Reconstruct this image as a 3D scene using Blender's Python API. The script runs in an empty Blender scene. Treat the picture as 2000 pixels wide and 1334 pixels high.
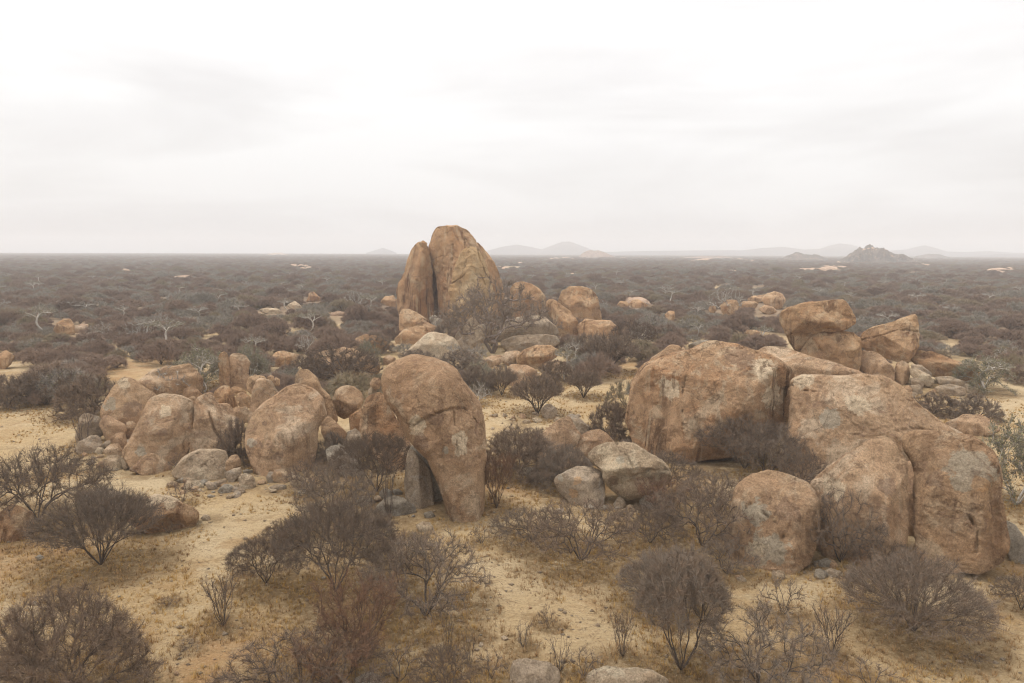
import bpy, math, random
import numpy as np
from mathutils import Matrix, Vector

# ------------------------------------------------------------------ camera, light, exposure
S = bpy.context.scene
COL = S.collection
CH = 12.0                                   # height of the viewpoint above the plain (m)
FPX = 2000 * 24 / 36.0                      # focal length in photograph pixels
PITCH, ROLL = math.atan(175 / FPX), math.radians(0.24)
_r0 = np.array([1.0, 0, 0]); FWD = np.array([0, math.cos(PITCH), -math.sin(PITCH)])
_u0 = np.cross(_r0, FWD)
RGT = math.cos(ROLL) * _r0 + math.sin(ROLL) * _u0
UPV = -math.sin(ROLL) * _r0 + math.cos(ROLL) * _u0
EYE = np.array([0, 0, CH])
cd = bpy.data.cameras.new('camera'); cam = bpy.data.objects.new('camera', cd); COL.objects.link(cam)
cd.lens = 24; cd.sensor_width = 36; cd.clip_start = 0.5; cd.clip_end = 20000
M = Matrix(((RGT[0], UPV[0], -FWD[0], 0), (RGT[1], UPV[1], -FWD[1], 0), (RGT[2], UPV[2], -FWD[2], CH), (0, 0, 0, 1)))
cam.matrix_world = M
S.camera = cam

SUN_EL, SUN_AZ = math.radians(66), math.radians(292)      # high on the left, veiled by cloud
W = bpy.data.worlds.new('World'); S.world = W; W.use_nodes = True
nt = W.node_tree; nt.nodes.clear()
def N(nt, typ, **kw):
    n = nt.nodes.new(typ)
    for k, v in kw.items():
        if k.startswith('i_'):
            k = k[2:]
            n.inputs[int(k) if k.isdigit() else k.replace('_', ' ')].default_value = v
        else: setattr(n, k, v)
    return n
sky = N(nt, 'ShaderNodeTexSky', sky_type='NISHITA', sun_disc=False, sun_elevation=SUN_EL, sun_rotation=SUN_AZ, air_density=1.5, dust_density=4.0)
tc = N(nt, 'ShaderNodeTexCoord'); mp = N(nt, 'ShaderNodeMapping'); mp.inputs['Scale'].default_value = (1.2, 1.2, 6.0)
cn = N(nt, 'ShaderNodeTexNoise', i_Scale=1.6, i_Detail=5.0, i_Roughness=0.5, i_Distortion=0.4)
cr = N(nt, 'ShaderNodeValToRGB')
cr.color_ramp.elements[0].position = 0.36; cr.color_ramp.elements[0].color = (6.55, 6.38, 6.34, 1)
cr.color_ramp.elements[1].position = 0.58; cr.color_ramp.elements[1].color = (7.75, 7.65, 7.62, 1)
sx = N(nt, 'ShaderNodeSeparateXYZ'); el = N(nt, 'ShaderNodeMapRange'); el.interpolation_type = 'LINEAR'
el.inputs['From Min'].default_value = -0.02; el.inputs['From Max'].default_value = 1.0
el.inputs['To Min'].default_value = 0.93; el.inputs['To Max'].default_value = 1.85
gm = N(nt, 'ShaderNodeMix', data_type='RGBA', blend_type='MULTIPLY'); gm.inputs[0].default_value = 1.0
mx = N(nt, 'ShaderNodeMix', data_type='RGBA'); mx.inputs[0].default_value = 0.92
bg = N(nt, 'ShaderNodeBackground', i_Strength=0.1); ow = N(nt, 'ShaderNodeOutputWorld')
L = nt.links.new
L(tc.outputs['Generated'], mp.inputs[0]); L(mp.outputs[0], cn.inputs['Vector']); L(cn.outputs['Fac'], cr.inputs[0])
L(tc.outputs['Generated'], sx.inputs[0]); L(sx.outputs['Z'], el.inputs['Value'])
L(cr.outputs[0], gm.inputs[6]); L(el.outputs[0], gm.inputs[7])
L(sky.outputs[0], mx.inputs[6]); L(gm.outputs[2], mx.inputs[7]); L(mx.outputs[2], bg.inputs[0]); L(bg.outputs[0], ow.inputs[0])

sl = bpy.data.lights.new('sun', 'SUN'); sun = bpy.data.objects.new('sun', sl); COL.objects.link(sun)
sl.energy = 1.5; sl.angle = math.radians(14); sl.color = (1.0, 0.95, 0.88)
_sd = Vector((math.sin(SUN_AZ) * math.cos(SUN_EL), math.cos(SUN_AZ) * math.cos(SUN_EL), math.sin(SUN_EL)))
sun.rotation_euler = _sd.to_track_quat('Z', 'Y').to_euler(); sun.location = (0, -20, 60)

S.view_settings.view_transform = 'Standard'; S.view_settings.look = 'None'
S.view_settings.exposure = 0.36; S.view_settings.gamma = 1.0; S.view_settings.use_curve_mapping = False
S.render.engine = 'CYCLES'
S.cycles.max_bounces = 5; S.cycles.diffuse_bounces = 3; S.cycles.glossy_bounces = 1; S.cycles.volume_bounces = 3
S.cycles.transparent_max_bounces = 8; S.cycles.use_denoising = True; S.cycles.denoiser = 'OPENIMAGEDENOISE'; S.cycles.denoising_input_passes = 'RGB_ALBEDO_NORMAL'; S.cycles.denoising_prefilter = 'ACCURATE'; S.cycles.filter_width = 1.15
S.cycles.use_adaptive_sampling = True; S.cycles.adaptive_threshold = 0.01; S.cycles.sample_clamp_indirect = 4

random.seed(7)
RNG = np.random.default_rng(11)

# ------------------------------------------------------------------ helpers
def hsh(ix, iy, iz, seed):
    h = (ix.astype(np.int64) * 374761393 + iy.astype(np.int64) * 668265263 + iz.astype(np.int64) * 2147483647 + seed * 1274126177) & 0xFFFFFFFF
    h = ((h ^ (h >> 13)) * 1274126177) & 0xFFFFFFFF
    h = ((h ^ (h >> 15)) * 2246822519) & 0xFFFFFFFF
    return ((h ^ (h >> 16)) & 0xFFFFFF).astype(np.float64) / 0xFFFFFF * 2 - 1
def noise3(p, seed=0):
    i = np.floor(p).astype(np.int64); f = p - i; f = f * f * f * (f * (f * 6 - 15) + 10)
    out = 0
    for a in (0, 1):
        for b in (0, 1):
            for c in (0, 1):
                w = (f[:, 0] if a else 1 - f[:, 0]) * (f[:, 1] if b else 1 - f[:, 1]) * (f[:, 2] if c else 1 - f[:, 2])
                out = out + w * hsh(i[:, 0] + a, i[:, 1] + b, i[:, 2] + c, seed)
    return out
def fbm(p, oct=4, seed=0, rough=0.5):
    a, s, t = 1.0, 0, 0
    for k in range(oct):
        s = s + a * noise3(p * (2.03 ** k) + k * 17.3, seed + k); t += a; a *= rough
    return s / t
def fbm2(x, y, sc, oct=3, seed=0, rough=0.5):
    x = np.atleast_1d(np.asarray(x, float)); y = np.atleast_1d(np.asarray(y, float))
    return fbm(np.stack([x * sc, y * sc, np.zeros_like(x) + seed * 3.7], 1), oct, seed, rough)
def sstep(a, b, x):
    t = np.clip((x - a) / (b - a), 0, 1); return t * t * (3 - 2 * t)

def gz(x, y):
    """height of the plain"""
    d = np.hypot(x, y)
    near = 0.32 * fbm2(x, y, 0.06, 2, 5) + 0.06 * fbm2(x, y, 0.45, 3, 6)
    return near * (1 + 0 * d) + 0.6 * sstep(60, 400, d) * fbm2(x, y, 0.008, 2, 9)
def gz1(x, y): return float(gz(np.array([x]), np.array([y]))[0])
def ray(px, py):
    d = FWD * FPX + RGT * (px - 1000) - UPV * (py - 667)
    return d / np.linalg.norm(d)
def at(px, py):
    """the place on the ground seen at a photograph pixel"""
    d = ray(px, py); z = 0.0
    for _ in range(4):
        t = (CH - z) / -d[2]; p = EYE + d * t; z = gz1(p[0], p[1])
    return np.array([p[0], p[1], z])
def topx(P):
    v = np.asarray(P) - EYE; z = v @ FWD
    return 1000 + FPX * (v @ RGT) / z, 667 - FPX * (v @ UPV) / z, z

def mesh_np(name, verts, faces, k=3, smooth=False):
    me = bpy.data.meshes.new(name)
    faces = np.asarray(faces, np.int32).reshape(-1, k)
    me.vertices.add(len(verts)); me.vertices.foreach_set('co', np.asarray(verts, np.float32).ravel())
    me.loops.add(faces.size); me.loops.foreach_set('vertex_index', faces.ravel())
    me.polygons.add(len(faces)); me.polygons.foreach_set('loop_start', np.arange(0, faces.size, k, dtype=np.int32))
    me.update(calc_edges=True)
    if smooth: me.polygons.foreach_set('use_smooth', np.ones(len(faces), bool))
    return me
def link(name, me, parent=None, loc=None, mat=None):
    o = bpy.data.objects.new(name, me); COL.objects.link(o)
    if parent is not None: o.parent = parent
    if loc is not None: o.location = loc
    if mat is not None and me is not None and not me.materials: me.materials.append(mat)
    return o
def tag(o, label=None, cat=None, group=None, kind=None):
    if label: o['label'] = label
    if cat: o['category'] = cat
    if group: o['group'] = group
    if kind: o['kind'] = kind
    return o

# ------------------------------------------------------------------ materials
def new_mat(name, rough=0.95, spec=0.15):
    m = bpy.data.materials.new(name); m.use_nodes = True; t = m.node_tree; t.nodes.clear()
    out = N(t, 'ShaderNodeOutputMaterial'); b = N(t, 'ShaderNodeBsdfPrincipled')
    b.inputs['Roughness'].default_value = rough; b.inputs['Specular IOR Level'].default_value = spec
    t.links.new(b.outputs[0], out.inputs[0]); return m, t, b
def nz(t, vec, scale, detail=6, rough=0.6, dist=0.0, w=None):
    n = N(t, 'ShaderNodeTexNoise', i_Scale=scale, i_Detail=float(detail), i_Roughness=rough, i_Distortion=dist)
    t.links.new(vec, n.inputs['Vector']); return n.outputs['Fac']
def mr(t, v, a, b, c=0.0, d=1.0):
    n = N(t, 'ShaderNodeMapRange'); n.interpolation_type = 'SMOOTHSTEP'; t.links.new(v, n.inputs['Value'])
    for k, x in zip(('From Min', 'From Max', 'To Min', 'To Max'), (a, b, c, d)): n.inputs[k].default_value = x
    return n.outputs[0]
def mix(t, f, a, b, blend='MIX'):
    n = N(t, 'ShaderNodeMix', data_type='RGBA', blend_type=blend)
    if isinstance(f, (int, float)): n.inputs[0].default_value = f
    else: t.links.new(f, n.inputs[0])
    for s, x in ((6, a), (7, b)):
        if isinstance(x, tuple): n.inputs[s].default_value = (*x, 1) if len(x) == 3 else x
        else: t.links.new(x, n.inputs[s])
    return n.outputs[2]
def mth(t, op, a, b=None):
    n = N(t, 'ShaderNodeMath', operation=op)
    for s, x in ((0, a), (1, b)):
        if x is None: continue
        if isinstance(x, (int, float)): n.inputs[s].default_value = x
        else: t.links.new(x, n.inputs[s])
    return n.outputs[0]
def mapped(t, vec, sc, off=(0, 0, 0), rot=(0, 0, 0)):
    n = N(t, 'ShaderNodeMapping'); n.inputs['Scale'].default_value = sc; n.inputs['Location'].default_value = off; n.inputs['Rotation'].default_value = rot
    t.links.new(vec, n.inputs[0]); return n.outputs[0]
def bump(t, b, h, strength, dist, prev=None):
    n = N(t, 'ShaderNodeBump', i_Strength=strength, i_Distance=dist); t.links.new(h, n.inputs['Height'])
    if prev is not None: t.links.new(prev, n.inputs['Normal'])
    t.links.new(n.outputs[0], b.inputs['Normal']); return n.outputs[0]

def rock_mat(name, base, base2, dark, pale, streak=0.3, darkamt=0.5, paleamt=0.35, sc=1.0, bmp=1.0, rust=0.35):
    m, t, b = new_mat(name, 0.93, 0.12)
    g = N(t, 'ShaderNodeNewGeometry'); P = g.outputs['Position']
    big = nz(t, P, 0.28 * sc, 5, 0.6, 0.6)
    col = mix(t, mr(t, big, 0.35, 0.65), base, base2)
    # rust tinted zones
    col = mix(t, mth(t, 'MULTIPLY', mr(t, nz(t, mapped(t, P, (1, 1, 1), (31, 7, 3)), 0.45 * sc, 6, 0.65, 0.8), 0.5, 0.68), rust), col, (base[0] * 0.95, base[1] * 0.68, base[2] * 0.46))
    # bleached zones and grey lichen
    pl = nz(t, mapped(t, P, (1, 1, 1), (11, 3, 17)), 0.42 * sc, 8, 0.62, 1.0)
    col = mix(t, mth(t, 'MULTIPLY', mr(t, pl, 0.53, 0.63), paleamt), col, pale)
    # dark desert varnish blotches with ragged edges
    v1 = nz(t, mapped(t, P, (1, 1, 1.2), (5, 9, 1)), 0.95 * sc, 12, 0.72, 0.7)
    col = mix(t, mth(t, 'MULTIPLY', mr(t, v1, 0.55, 0.63), darkamt * 0.8), col, dark)
    v2 = nz(t, mapped(t, P, (1, 1, 1), (2, 19, 8)), 3.2 * sc, 10, 0.72, 0.5)
    col = mix(t, mth(t, 'MULTIPLY', mr(t, v2, 0.57, 0.67), darkamt * 0.7), col, (dark[0] * 1.1, dark[1] * 1.05, dark[2]))
    col = mix(t, mth(t, 'MULTIPLY', mr(t, v2, 0.44, 0.34), 0.4), col, (pale[0], pale[1] * 0.97, pale[2] * 0.9))
    sn = nz(t, mapped(t, P, (1, 1, .8), (13, 2, 9)), 1.5 * sc, 9, 0.68, 0.9)
    for an, ac, af in (('scar_grey', (0.35, 0.315, 0.245), .7), ('scar_rust', (0.43, 0.255, 0.125), .6), ('scar_cream', (0.53, 0.43, 0.30), .75), ('scar_dark', (0.19, 0.125, 0.085), .6)):
        av = N(t, 'ShaderNodeAttribute', attribute_name=an).outputs['Fac']
        f_ = mth(t, 'MULTIPLY', mr(t, mth(t, 'ADD', av, mth(t, 'MULTIPLY', mth(t, 'SUBTRACT', sn, 0.5), 2.6)), 0.42, 0.62), mr(t, av, 0.0, 0.2, 0, af))
        col = mix(t, f_, col, ac)
    # run-off streaks
    st = nz(t, mapped(t, P, (1.3 * sc, 1.3 * sc, 0.10 * sc)), 1.0, 8, 0.65, 0.6)
    stm = mth(t, 'MULTIPLY', mr(t, st, 0.5, 0.62), mr(t, nz(t, P, 0.3 * sc, 3, 0.5), 0.38, 0.6))
    col = mix(t, mth(t, 'MULTIPLY', stm, streak), col, (dark[0] * 0.75, dark[1] * 0.68, dark[2] * 0.6))
    stp = mr(t, nz(t, mapped(t, P, (1.7 * sc, 1.7 * sc, 0.12 * sc), (4, 4, 4)), 1.0, 6, 0.6, 0.3), 0.56, 0.66)
    col = mix(t, mth(t, 'MULTIPLY', stp, streak * 0.55), col, pale)
    # hairline joints in a darker tone, only here and there
    wv = N(t, 'ShaderNodeTexVoronoi', feature='DISTANCE_TO_EDGE', i_Scale=0.55 * sc); wn = N(t, 'ShaderNodeTexNoise', i_Scale=1.3 * sc, i_Detail=6.0, i_Roughness=0.65)
    t.links.new(P, wn.inputs['Vector']); va = N(t, 'ShaderNodeVectorMath', operation='MULTIPLY_ADD'); va.inputs[1].default_value = (1.5, 1.5, 1.5)
    t.links.new(wn.outputs['Color'], va.inputs[0]); t.links.new(P, va.inputs[2]); t.links.new(va.outputs[0], wv.inputs['Vector'])
    ck = mth(t, 'MULTIPLY', mr(t, wv.outputs['Distance'], 0.022, 0.004), mr(t, nz(t, mapped(t, P, (1, 1, 1), (7, 7, 7)), 0.5 * sc, 3, 0.5), 0.48, 0.60))
    col = mix(t, mth(t, 'MULTIPLY', ck, 0.4), col, (dark[0] * 0.7, dark[1] * 0.65, dark[2] * 0.6))
    # speckle and grain
    s1 = nz(t, P, 7.5, 8, 0.8); s2 = nz(t, mapped(t, P, (1, 1, 1), (3, 1, 6)), 15.0, 6, 0.8)
    col = mix(t, mr(t, s1, 0.56, 0.68, 0, 0.45), col, (dark[0] * 1.15, dark[1] * 1.1, dark[2] * 1.05))
    col = mix(t, mr(t, s1, 0.43, 0.33, 0, 0.5), col, (min(pale[0] * 1.12, .6), pale[1] * 1.1, pale[2] * 1.05))
    col = mix(t, 1.0, col, mix(t, mr(t, s2, 0.28, 0.72), (0.70, 0.68, 0.66), (1.40, 1.39, 1.37)), 'MULTIPLY')
    oi = N(t, 'ShaderNodeObjectInfo'); col = mix(t, 1.0, col, mix(t, oi.outputs['Random'], (1.17, 1.15, 1.12), (1.42, 1.44, 1.47)), 'MULTIPLY')
    t.links.new(col, b.inputs['Base Color'])
    n1 = bump(t, b, mr(t, v1, 0.50, 0.57), 0.8 * bmp, -0.10); n2 = bump(t, b, v2, 0.8 * bmp, 0.17, n1)
    n3 = bump(t, b, s1, 1.0 * bmp, 0.15, n2)
    n4 = bump(t, b, stm, 0.35 * streak, -0.10, n3); bump(t, b, ck, 0.8, -0.06, n4)
    return m
TAN, TAN2, DRK, PAL = (0.395, 0.268, 0.165), (0.325, 0.208, 0.125), (0.15, 0.092, 0.060), (0.47, 0.365, 0.255)
M_TAN = rock_mat('rock_tan', TAN, TAN2, DRK, PAL, 0.5, 0.75, 0.7, rust=0.14)
M_OCH = rock_mat('rock_ochre', (0.395, 0.26, 0.152), (0.325, 0.20, 0.112), (0.15, 0.086, 0.052), (0.43, 0.34, 0.23), 0.75, 0.65, 0.45, rust=0.35)
M_PIL = rock_mat('rock_pillar', (0.385, 0.248, 0.142), (0.30, 0.175, 0.095), (0.15, 0.080, 0.050), (0.43, 0.34, 0.225), 1.0, 0.6, 0.5, sc=0.42, rust=0.4)
M_STR = rock_mat('rock_streaked', (0.36, 0.23, 0.135), (0.28, 0.165, 0.09), (0.12, 0.073, 0.045), (0.42, 0.33, 0.225), 0.9, 0.7, 0.55, rust=0.35)
M_PALE = rock_mat('rock_pale', (0.44, 0.35, 0.245), (0.37, 0.28, 0.19), (0.17, 0.11, 0.075), (0.50, 0.42, 0.30), 0.3, 0.45, 0.75, sc=1.4, rust=0.2)
M_GREY = rock_mat('rock_grey', (0.385, 0.30, 0.212), (0.30, 0.228, 0.16), (0.13, 0.10, 0.082), (0.38, 0.33, 0.27), 0.25, 0.45, 0.6, sc=2.0, rust=0.12)
M_SLATE = rock_mat('rock_slate', (0.33, 0.285, 0.225), (0.26, 0.22, 0.172), (0.10, 0.085, 0.075), (0.34, 0.31, 0.27), 0.15, 0.4, 0.6, sc=2.2, rust=0.05)
M_PIL2 = rock_mat('rock_pillar_yellow', (0.43, 0.305, 0.175), (0.37, 0.25, 0.135), (0.19, 0.12, 0.072), (0.50, 0.41, 0.27), 0.35, 0.5, 0.6, sc=0.5, rust=0.25)
M_PINK = rock_mat('rock_pink', (0.39, 0.285, 0.205), (0.32, 0.22, 0.155), (0.20, 0.135, 0.10), (0.50, 0.40, 0.29), 0.4, 0.4, 0.5, sc=0.5)
MATS = dict(tan=M_TAN, och=M_OCH, pil=M_PIL, pil2=M_PIL2, str=M_STR, pale=M_PALE, grey=M_GREY, slate=M_SLATE, pink=M_PINK)

def twig_mat(name, a, b_, c=None):
    m, t, b = new_mat(name, 0.95, 0.1)
    oi = N(t, 'ShaderNodeObjectInfo'); g = N(t, 'ShaderNodeNewGeometry')
    col = mix(t, oi.outputs['Random'], a, b_)
    if c: col = mix(t, mr(t, oi.outputs['Random'], 0.72, 0.95), col, c)
    col = mix(t, mth(t, 'MULTIPLY', mr(t, nz(t, g.outputs['Position'], 3.5, 5, 0.75), 0.40, 0.62), 0.7), col, (a[0] * 1.5, a[1] * 1.38, a[2] * 1.25))
    t.links.new(col, b.inputs['Base Color']); return m
M_TWIG = twig_mat('twigs_grey_brown', (0.180, 0.134, 0.099), (0.225, 0.188, 0.150))
M_TWIGD = twig_mat('twigs_dark', (0.140, 0.104, 0.078), (0.172, 0.142, 0.112))
M_TWIGR = twig_mat('twigs_reddish', (0.165, 0.096, 0.062), (0.19, 0.12, 0.078))
M_BARK = twig_mat('bark_dark', (0.085, 0.068, 0.058), (0.12, 0.098, 0.082))
M_BARKM = twig_mat('bark_grey', (0.20, 0.165, 0.145), (0.24, 0.20, 0.175))
M_BARKW = twig_mat('bark_pale', (0.40, 0.37, 0.33), (0.52, 0.48, 0.43))
M_TWIGW = twig_mat('twigs_pale', (0.29, 0.265, 0.235), (0.22, 0.205, 0.17))
M_SCRUB = twig_mat('scrub_twigs', (0.205, 0.150, 0.118), (0.340, 0.255, 0.192), (0.30, 0.262, 0.165))
M_LEAFG = twig_mat('leaves_grey_green', (0.19, 0.185, 0.105), (0.235, 0.22, 0.135))
M_LEAFB = twig_mat('leaves_green', (0.085, 0.115, 0.045), (0.11, 0.13, 0.06))
M_GRASS = twig_mat('dry_grass', (0.36, 0.235, 0.085), (0.36, 0.235, 0.085))
M_GRASSB = twig_mat('brown_grass', (0.275, 0.182, 0.092), (0.275, 0.182, 0.092))

def ground_mat():
    m, t, b = new_mat('sandy_ground', 0.97, 0.08)
    g = N(t, 'ShaderNodeNewGeometry'); P = g.outputs['Position']
    at_l = N(t, 'ShaderNodeAttribute', attribute_name='litter').outputs['Fac']
    at_f = N(t, 'ShaderNodeAttribute', attribute_name='scrubby').outputs['Fac']
    at_o = N(t, 'ShaderNodeAttribute', attribute_name='ochre').outputs['Fac']
    big = nz(t, P, 0.09, 5, 0.6, 0.8)
    col = mix(t, mr(t, big, 0.40, 0.62), (0.48, 0.342, 0.182), (0.555, 0.428, 0.262))
    col = mix(t, mr(t, nz(t, mapped(t, P, (1, 1, 1), (9, 4, 0)), 0.22, 8, 0.68, 0.8), 0.50, 0.66, 0, 0.7), col, (0.37, 0.225, 0.098))
    col = mix(t, mr(t, nz(t, mapped(t, P, (1, 1, 1), (2, 14, 0)), 0.5, 8, 0.7, 0.4), 0.54, 0.68, 0, 0.7), col, (0.50, 0.40, 0.255))
    col = mix(t, mth(t, 'MULTIPLY', at_o, mr(t, nz(t, P, 0.6, 6, 0.7), 0.3, 0.6)), col, (0.36, 0.17, 0.06))
    # dry litter and low dead grass
    ll = mth(t, 'MULTIPLY', at_l, mr(t, nz(t, P, 1.3, 8, 0.72, 0.3), 0.30, 0.56))
    col = mix(t, ll, col, (0.225, 0.148, 0.072))
    col = mix(t, mr(t, nz(t, mapped(t, P, (1, 1.5, 1), (1, 44, 0)), 0.75, 9, 0.75, 1.2), 0.52, 0.62, 0, 0.6), col, (0.30, 0.205, 0.105))
    st = nz(t, mapped(t, P, (1, 2.0, 1)), 2.4, 10, 0.75, 0.8)
    col = mix(t, mr(t, st, 0.56, 0.66, 0, 0.6), col, (0.245, 0.165, 0.085))
    s5 = nz(t, mapped(t, P, (1, 1.6, 1), (6, 6, 0)), 5.5, 8, 0.8, 0.5)
    col = mix(t, mr(t, s5, 0.57, 0.67, 0, 0.6), col, (0.20, 0.135, 0.072)); col = mix(t, mr(t, s5, 0.42, 0.33, 0, 0.55), col, (0.60, 0.48, 0.31))
    sp = nz(t, P, 11.0, 6, 0.75)
    col = mix(t, mr(t, sp, 0.54, 0.64, 0, 0.75), col, (0.19, 0.125, 0.07))
    col = mix(t, mr(t, sp, 0.44, 0.34, 0, 0.6), col, (0.62, 0.50, 0.34))
    fc = mix(t, mr(t, nz(t, P, 0.03, 4, 0.6), 0.35, 0.65), (0.17, 0.122, 0.088), (0.26, 0.185, 0.122))
    col = mix(t, at_f, col, fc)
    t.links.new(col, b.inputs['Base Color'])
    n1 = bump(t, b, st, 0.9, 0.14); n2 = bump(t, b, s5, 0.9, 0.08, n1)
    bump(t, b, sp, 0.9, 0.035, n2)
    return m
M_GROUND = ground_mat()

# ------------------------------------------------------------------ crops used to note outlines
CROP = dict(A=(100, 680, 4.763), B=(360, 680, 4.763), C=(620, 680, 4.04), D=(1000, 780, 5.8), E=(1200, 560, 2.3), F=(700, 420, 3.333),
            G=(1480, 570, 4.1667), H=(600, 580, 3.125), I=(1150, 560, 4.444), J=(0, 470, 2.5), K=(0, 840, 2.5), L=(700, 900, 2.857),
            M=(1300, 900, 2.857), Nn=(100, 660, 3.333), P=(900, 460, 1.818), Z=(0, 0, 1))
def conv(k, pts):
    ox, oy, s = CROP[k]; return [(ox + x / s, oy + y / s) for x, y in pts]

# ------------------------------------------------------------------ boulders
import bmesh
_ico = {}
def ico(level):
    if level not in _ico:
        bm = bmesh.new(); bmesh.ops.create_icosphere(bm, subdivisions=level, radius=1.0)
        v = np.array([x.co[:] for x in bm.verts]); f = np.array([[l.index for l in x.verts] for x in bm.faces]); bm.free()
        v /= np.linalg.norm(v, axis=1)[:, None]
        _ico[level] = (v, f)
    return _ico[level]
def vnormals(v, f):
    fn = np.cross(v[f[:, 1]] - v[f[:, 0]], v[f[:, 2]] - v[f[:, 0]]); n = np.zeros_like(v)
    for k in range(3):
        for c in range(3): n[:, c] += np.bincount(f[:, k], fn[:, c], len(v))
    return n / (np.linalg.norm(n, axis=1)[:, None] + 1e-12)
def radial(uv, c, n=360):
    th = np.arange(n) / n * 2 * np.pi; d = np.stack([np.cos(th), np.sin(th)], 1); r = np.zeros(n)
    a = uv - c; bq = np.roll(uv, -1, 0) - c
    for i in range(len(a)):
        e = bq[i] - a[i]; den = d[:, 0] * e[1] - d[:, 1] * e[0]; den = np.where(np.abs(den) < 1e-9, 1e-9, den)
        tt = (a[i][0] * e[1] - a[i][1] * e[0]) / den; ss = (a[i][0] * d[:, 1] - a[i][1] * d[:, 0]) / den
        ok = (tt > 0) & (ss >= -1e-6) & (ss <= 1 + 1e-6); r = np.where(ok & (tt > r), tt, r)
    ker = np.exp(-0.5 * (np.arange(-9, 10) / 2.2) ** 2); ker /= ker.sum()
    rr = np.convolve(np.concatenate([r[-9:], r, r[:9]]), ker, 'valid'); return rr
def polyarea_c(p):
    x, y = p[:, 0], p[:, 1]; x2, y2 = np.roll(x, -1), np.roll(y, -1); cr_ = x * y2 - x2 * y; A = cr_.sum() / 2
    return abs(A), np.array([((x + x2) * cr_).sum(), ((y + y2) * cr_).sum()]) / (6 * A)
FACET = {
    'round': [((0, 0.45, 0.9), 0.98), ((0, -0.2, 1), 0.92)],
    'block': [((0.05, 0.80, 0.60), 0.70), ((-0.06, -0.08, 1), 0.70), ((0.78, 0.05, 0.62), 0.78), ((-0.78, 0.0, 0.62), 0.80)],
    'dome': [((0.0, 0.72, 0.70), 0.78), ((-0.1, -0.05, 1), 0.80), ((0.7, -0.1, 0.7), 0.90), ((-0.7, 0.1, 0.7), 0.86)],
    'pyr': [((0.55, 0.42, 0.72), 0.46), ((-0.5, 0.35, 0.8), 0.50), ((0.0, -0.25, 1), 0.72)],
    'slabL': [((-0.25, 0.62, 0.74), 0.52), ((0.3, -0.35, 0.9), 0.66)],
    'slabR': [((0.3, 0.66, 0.70), 0.52), ((-0.3, -0.3, 0.9), 0.66), ((-0.75, 0.1, 0.65), 0.72)],
    'flat': [((0.0, 0.88, 0.48), 0.60), ((0, -0.15, 1), 0.75)],
    'pillar': [((0.55, 0.10, 0.83), 0.66), ((-0.60, 0.12, 0.79), 0.66), ((0.0, 0.12, 1), 0.74)],
    'over': [((0.0, 0.55, 0.83), 0.62), ((0.1, -0.62, 0.78), 0.52), ((0.6, 0.1, 0.8), 0.8), ((-0.65, 0.0, 0.76), 0.8)],
}
ROCKS = []          # (polygon bbox, depth) kept for the scatter tests
RFOOT = []
FCUT = 1.0
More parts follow.
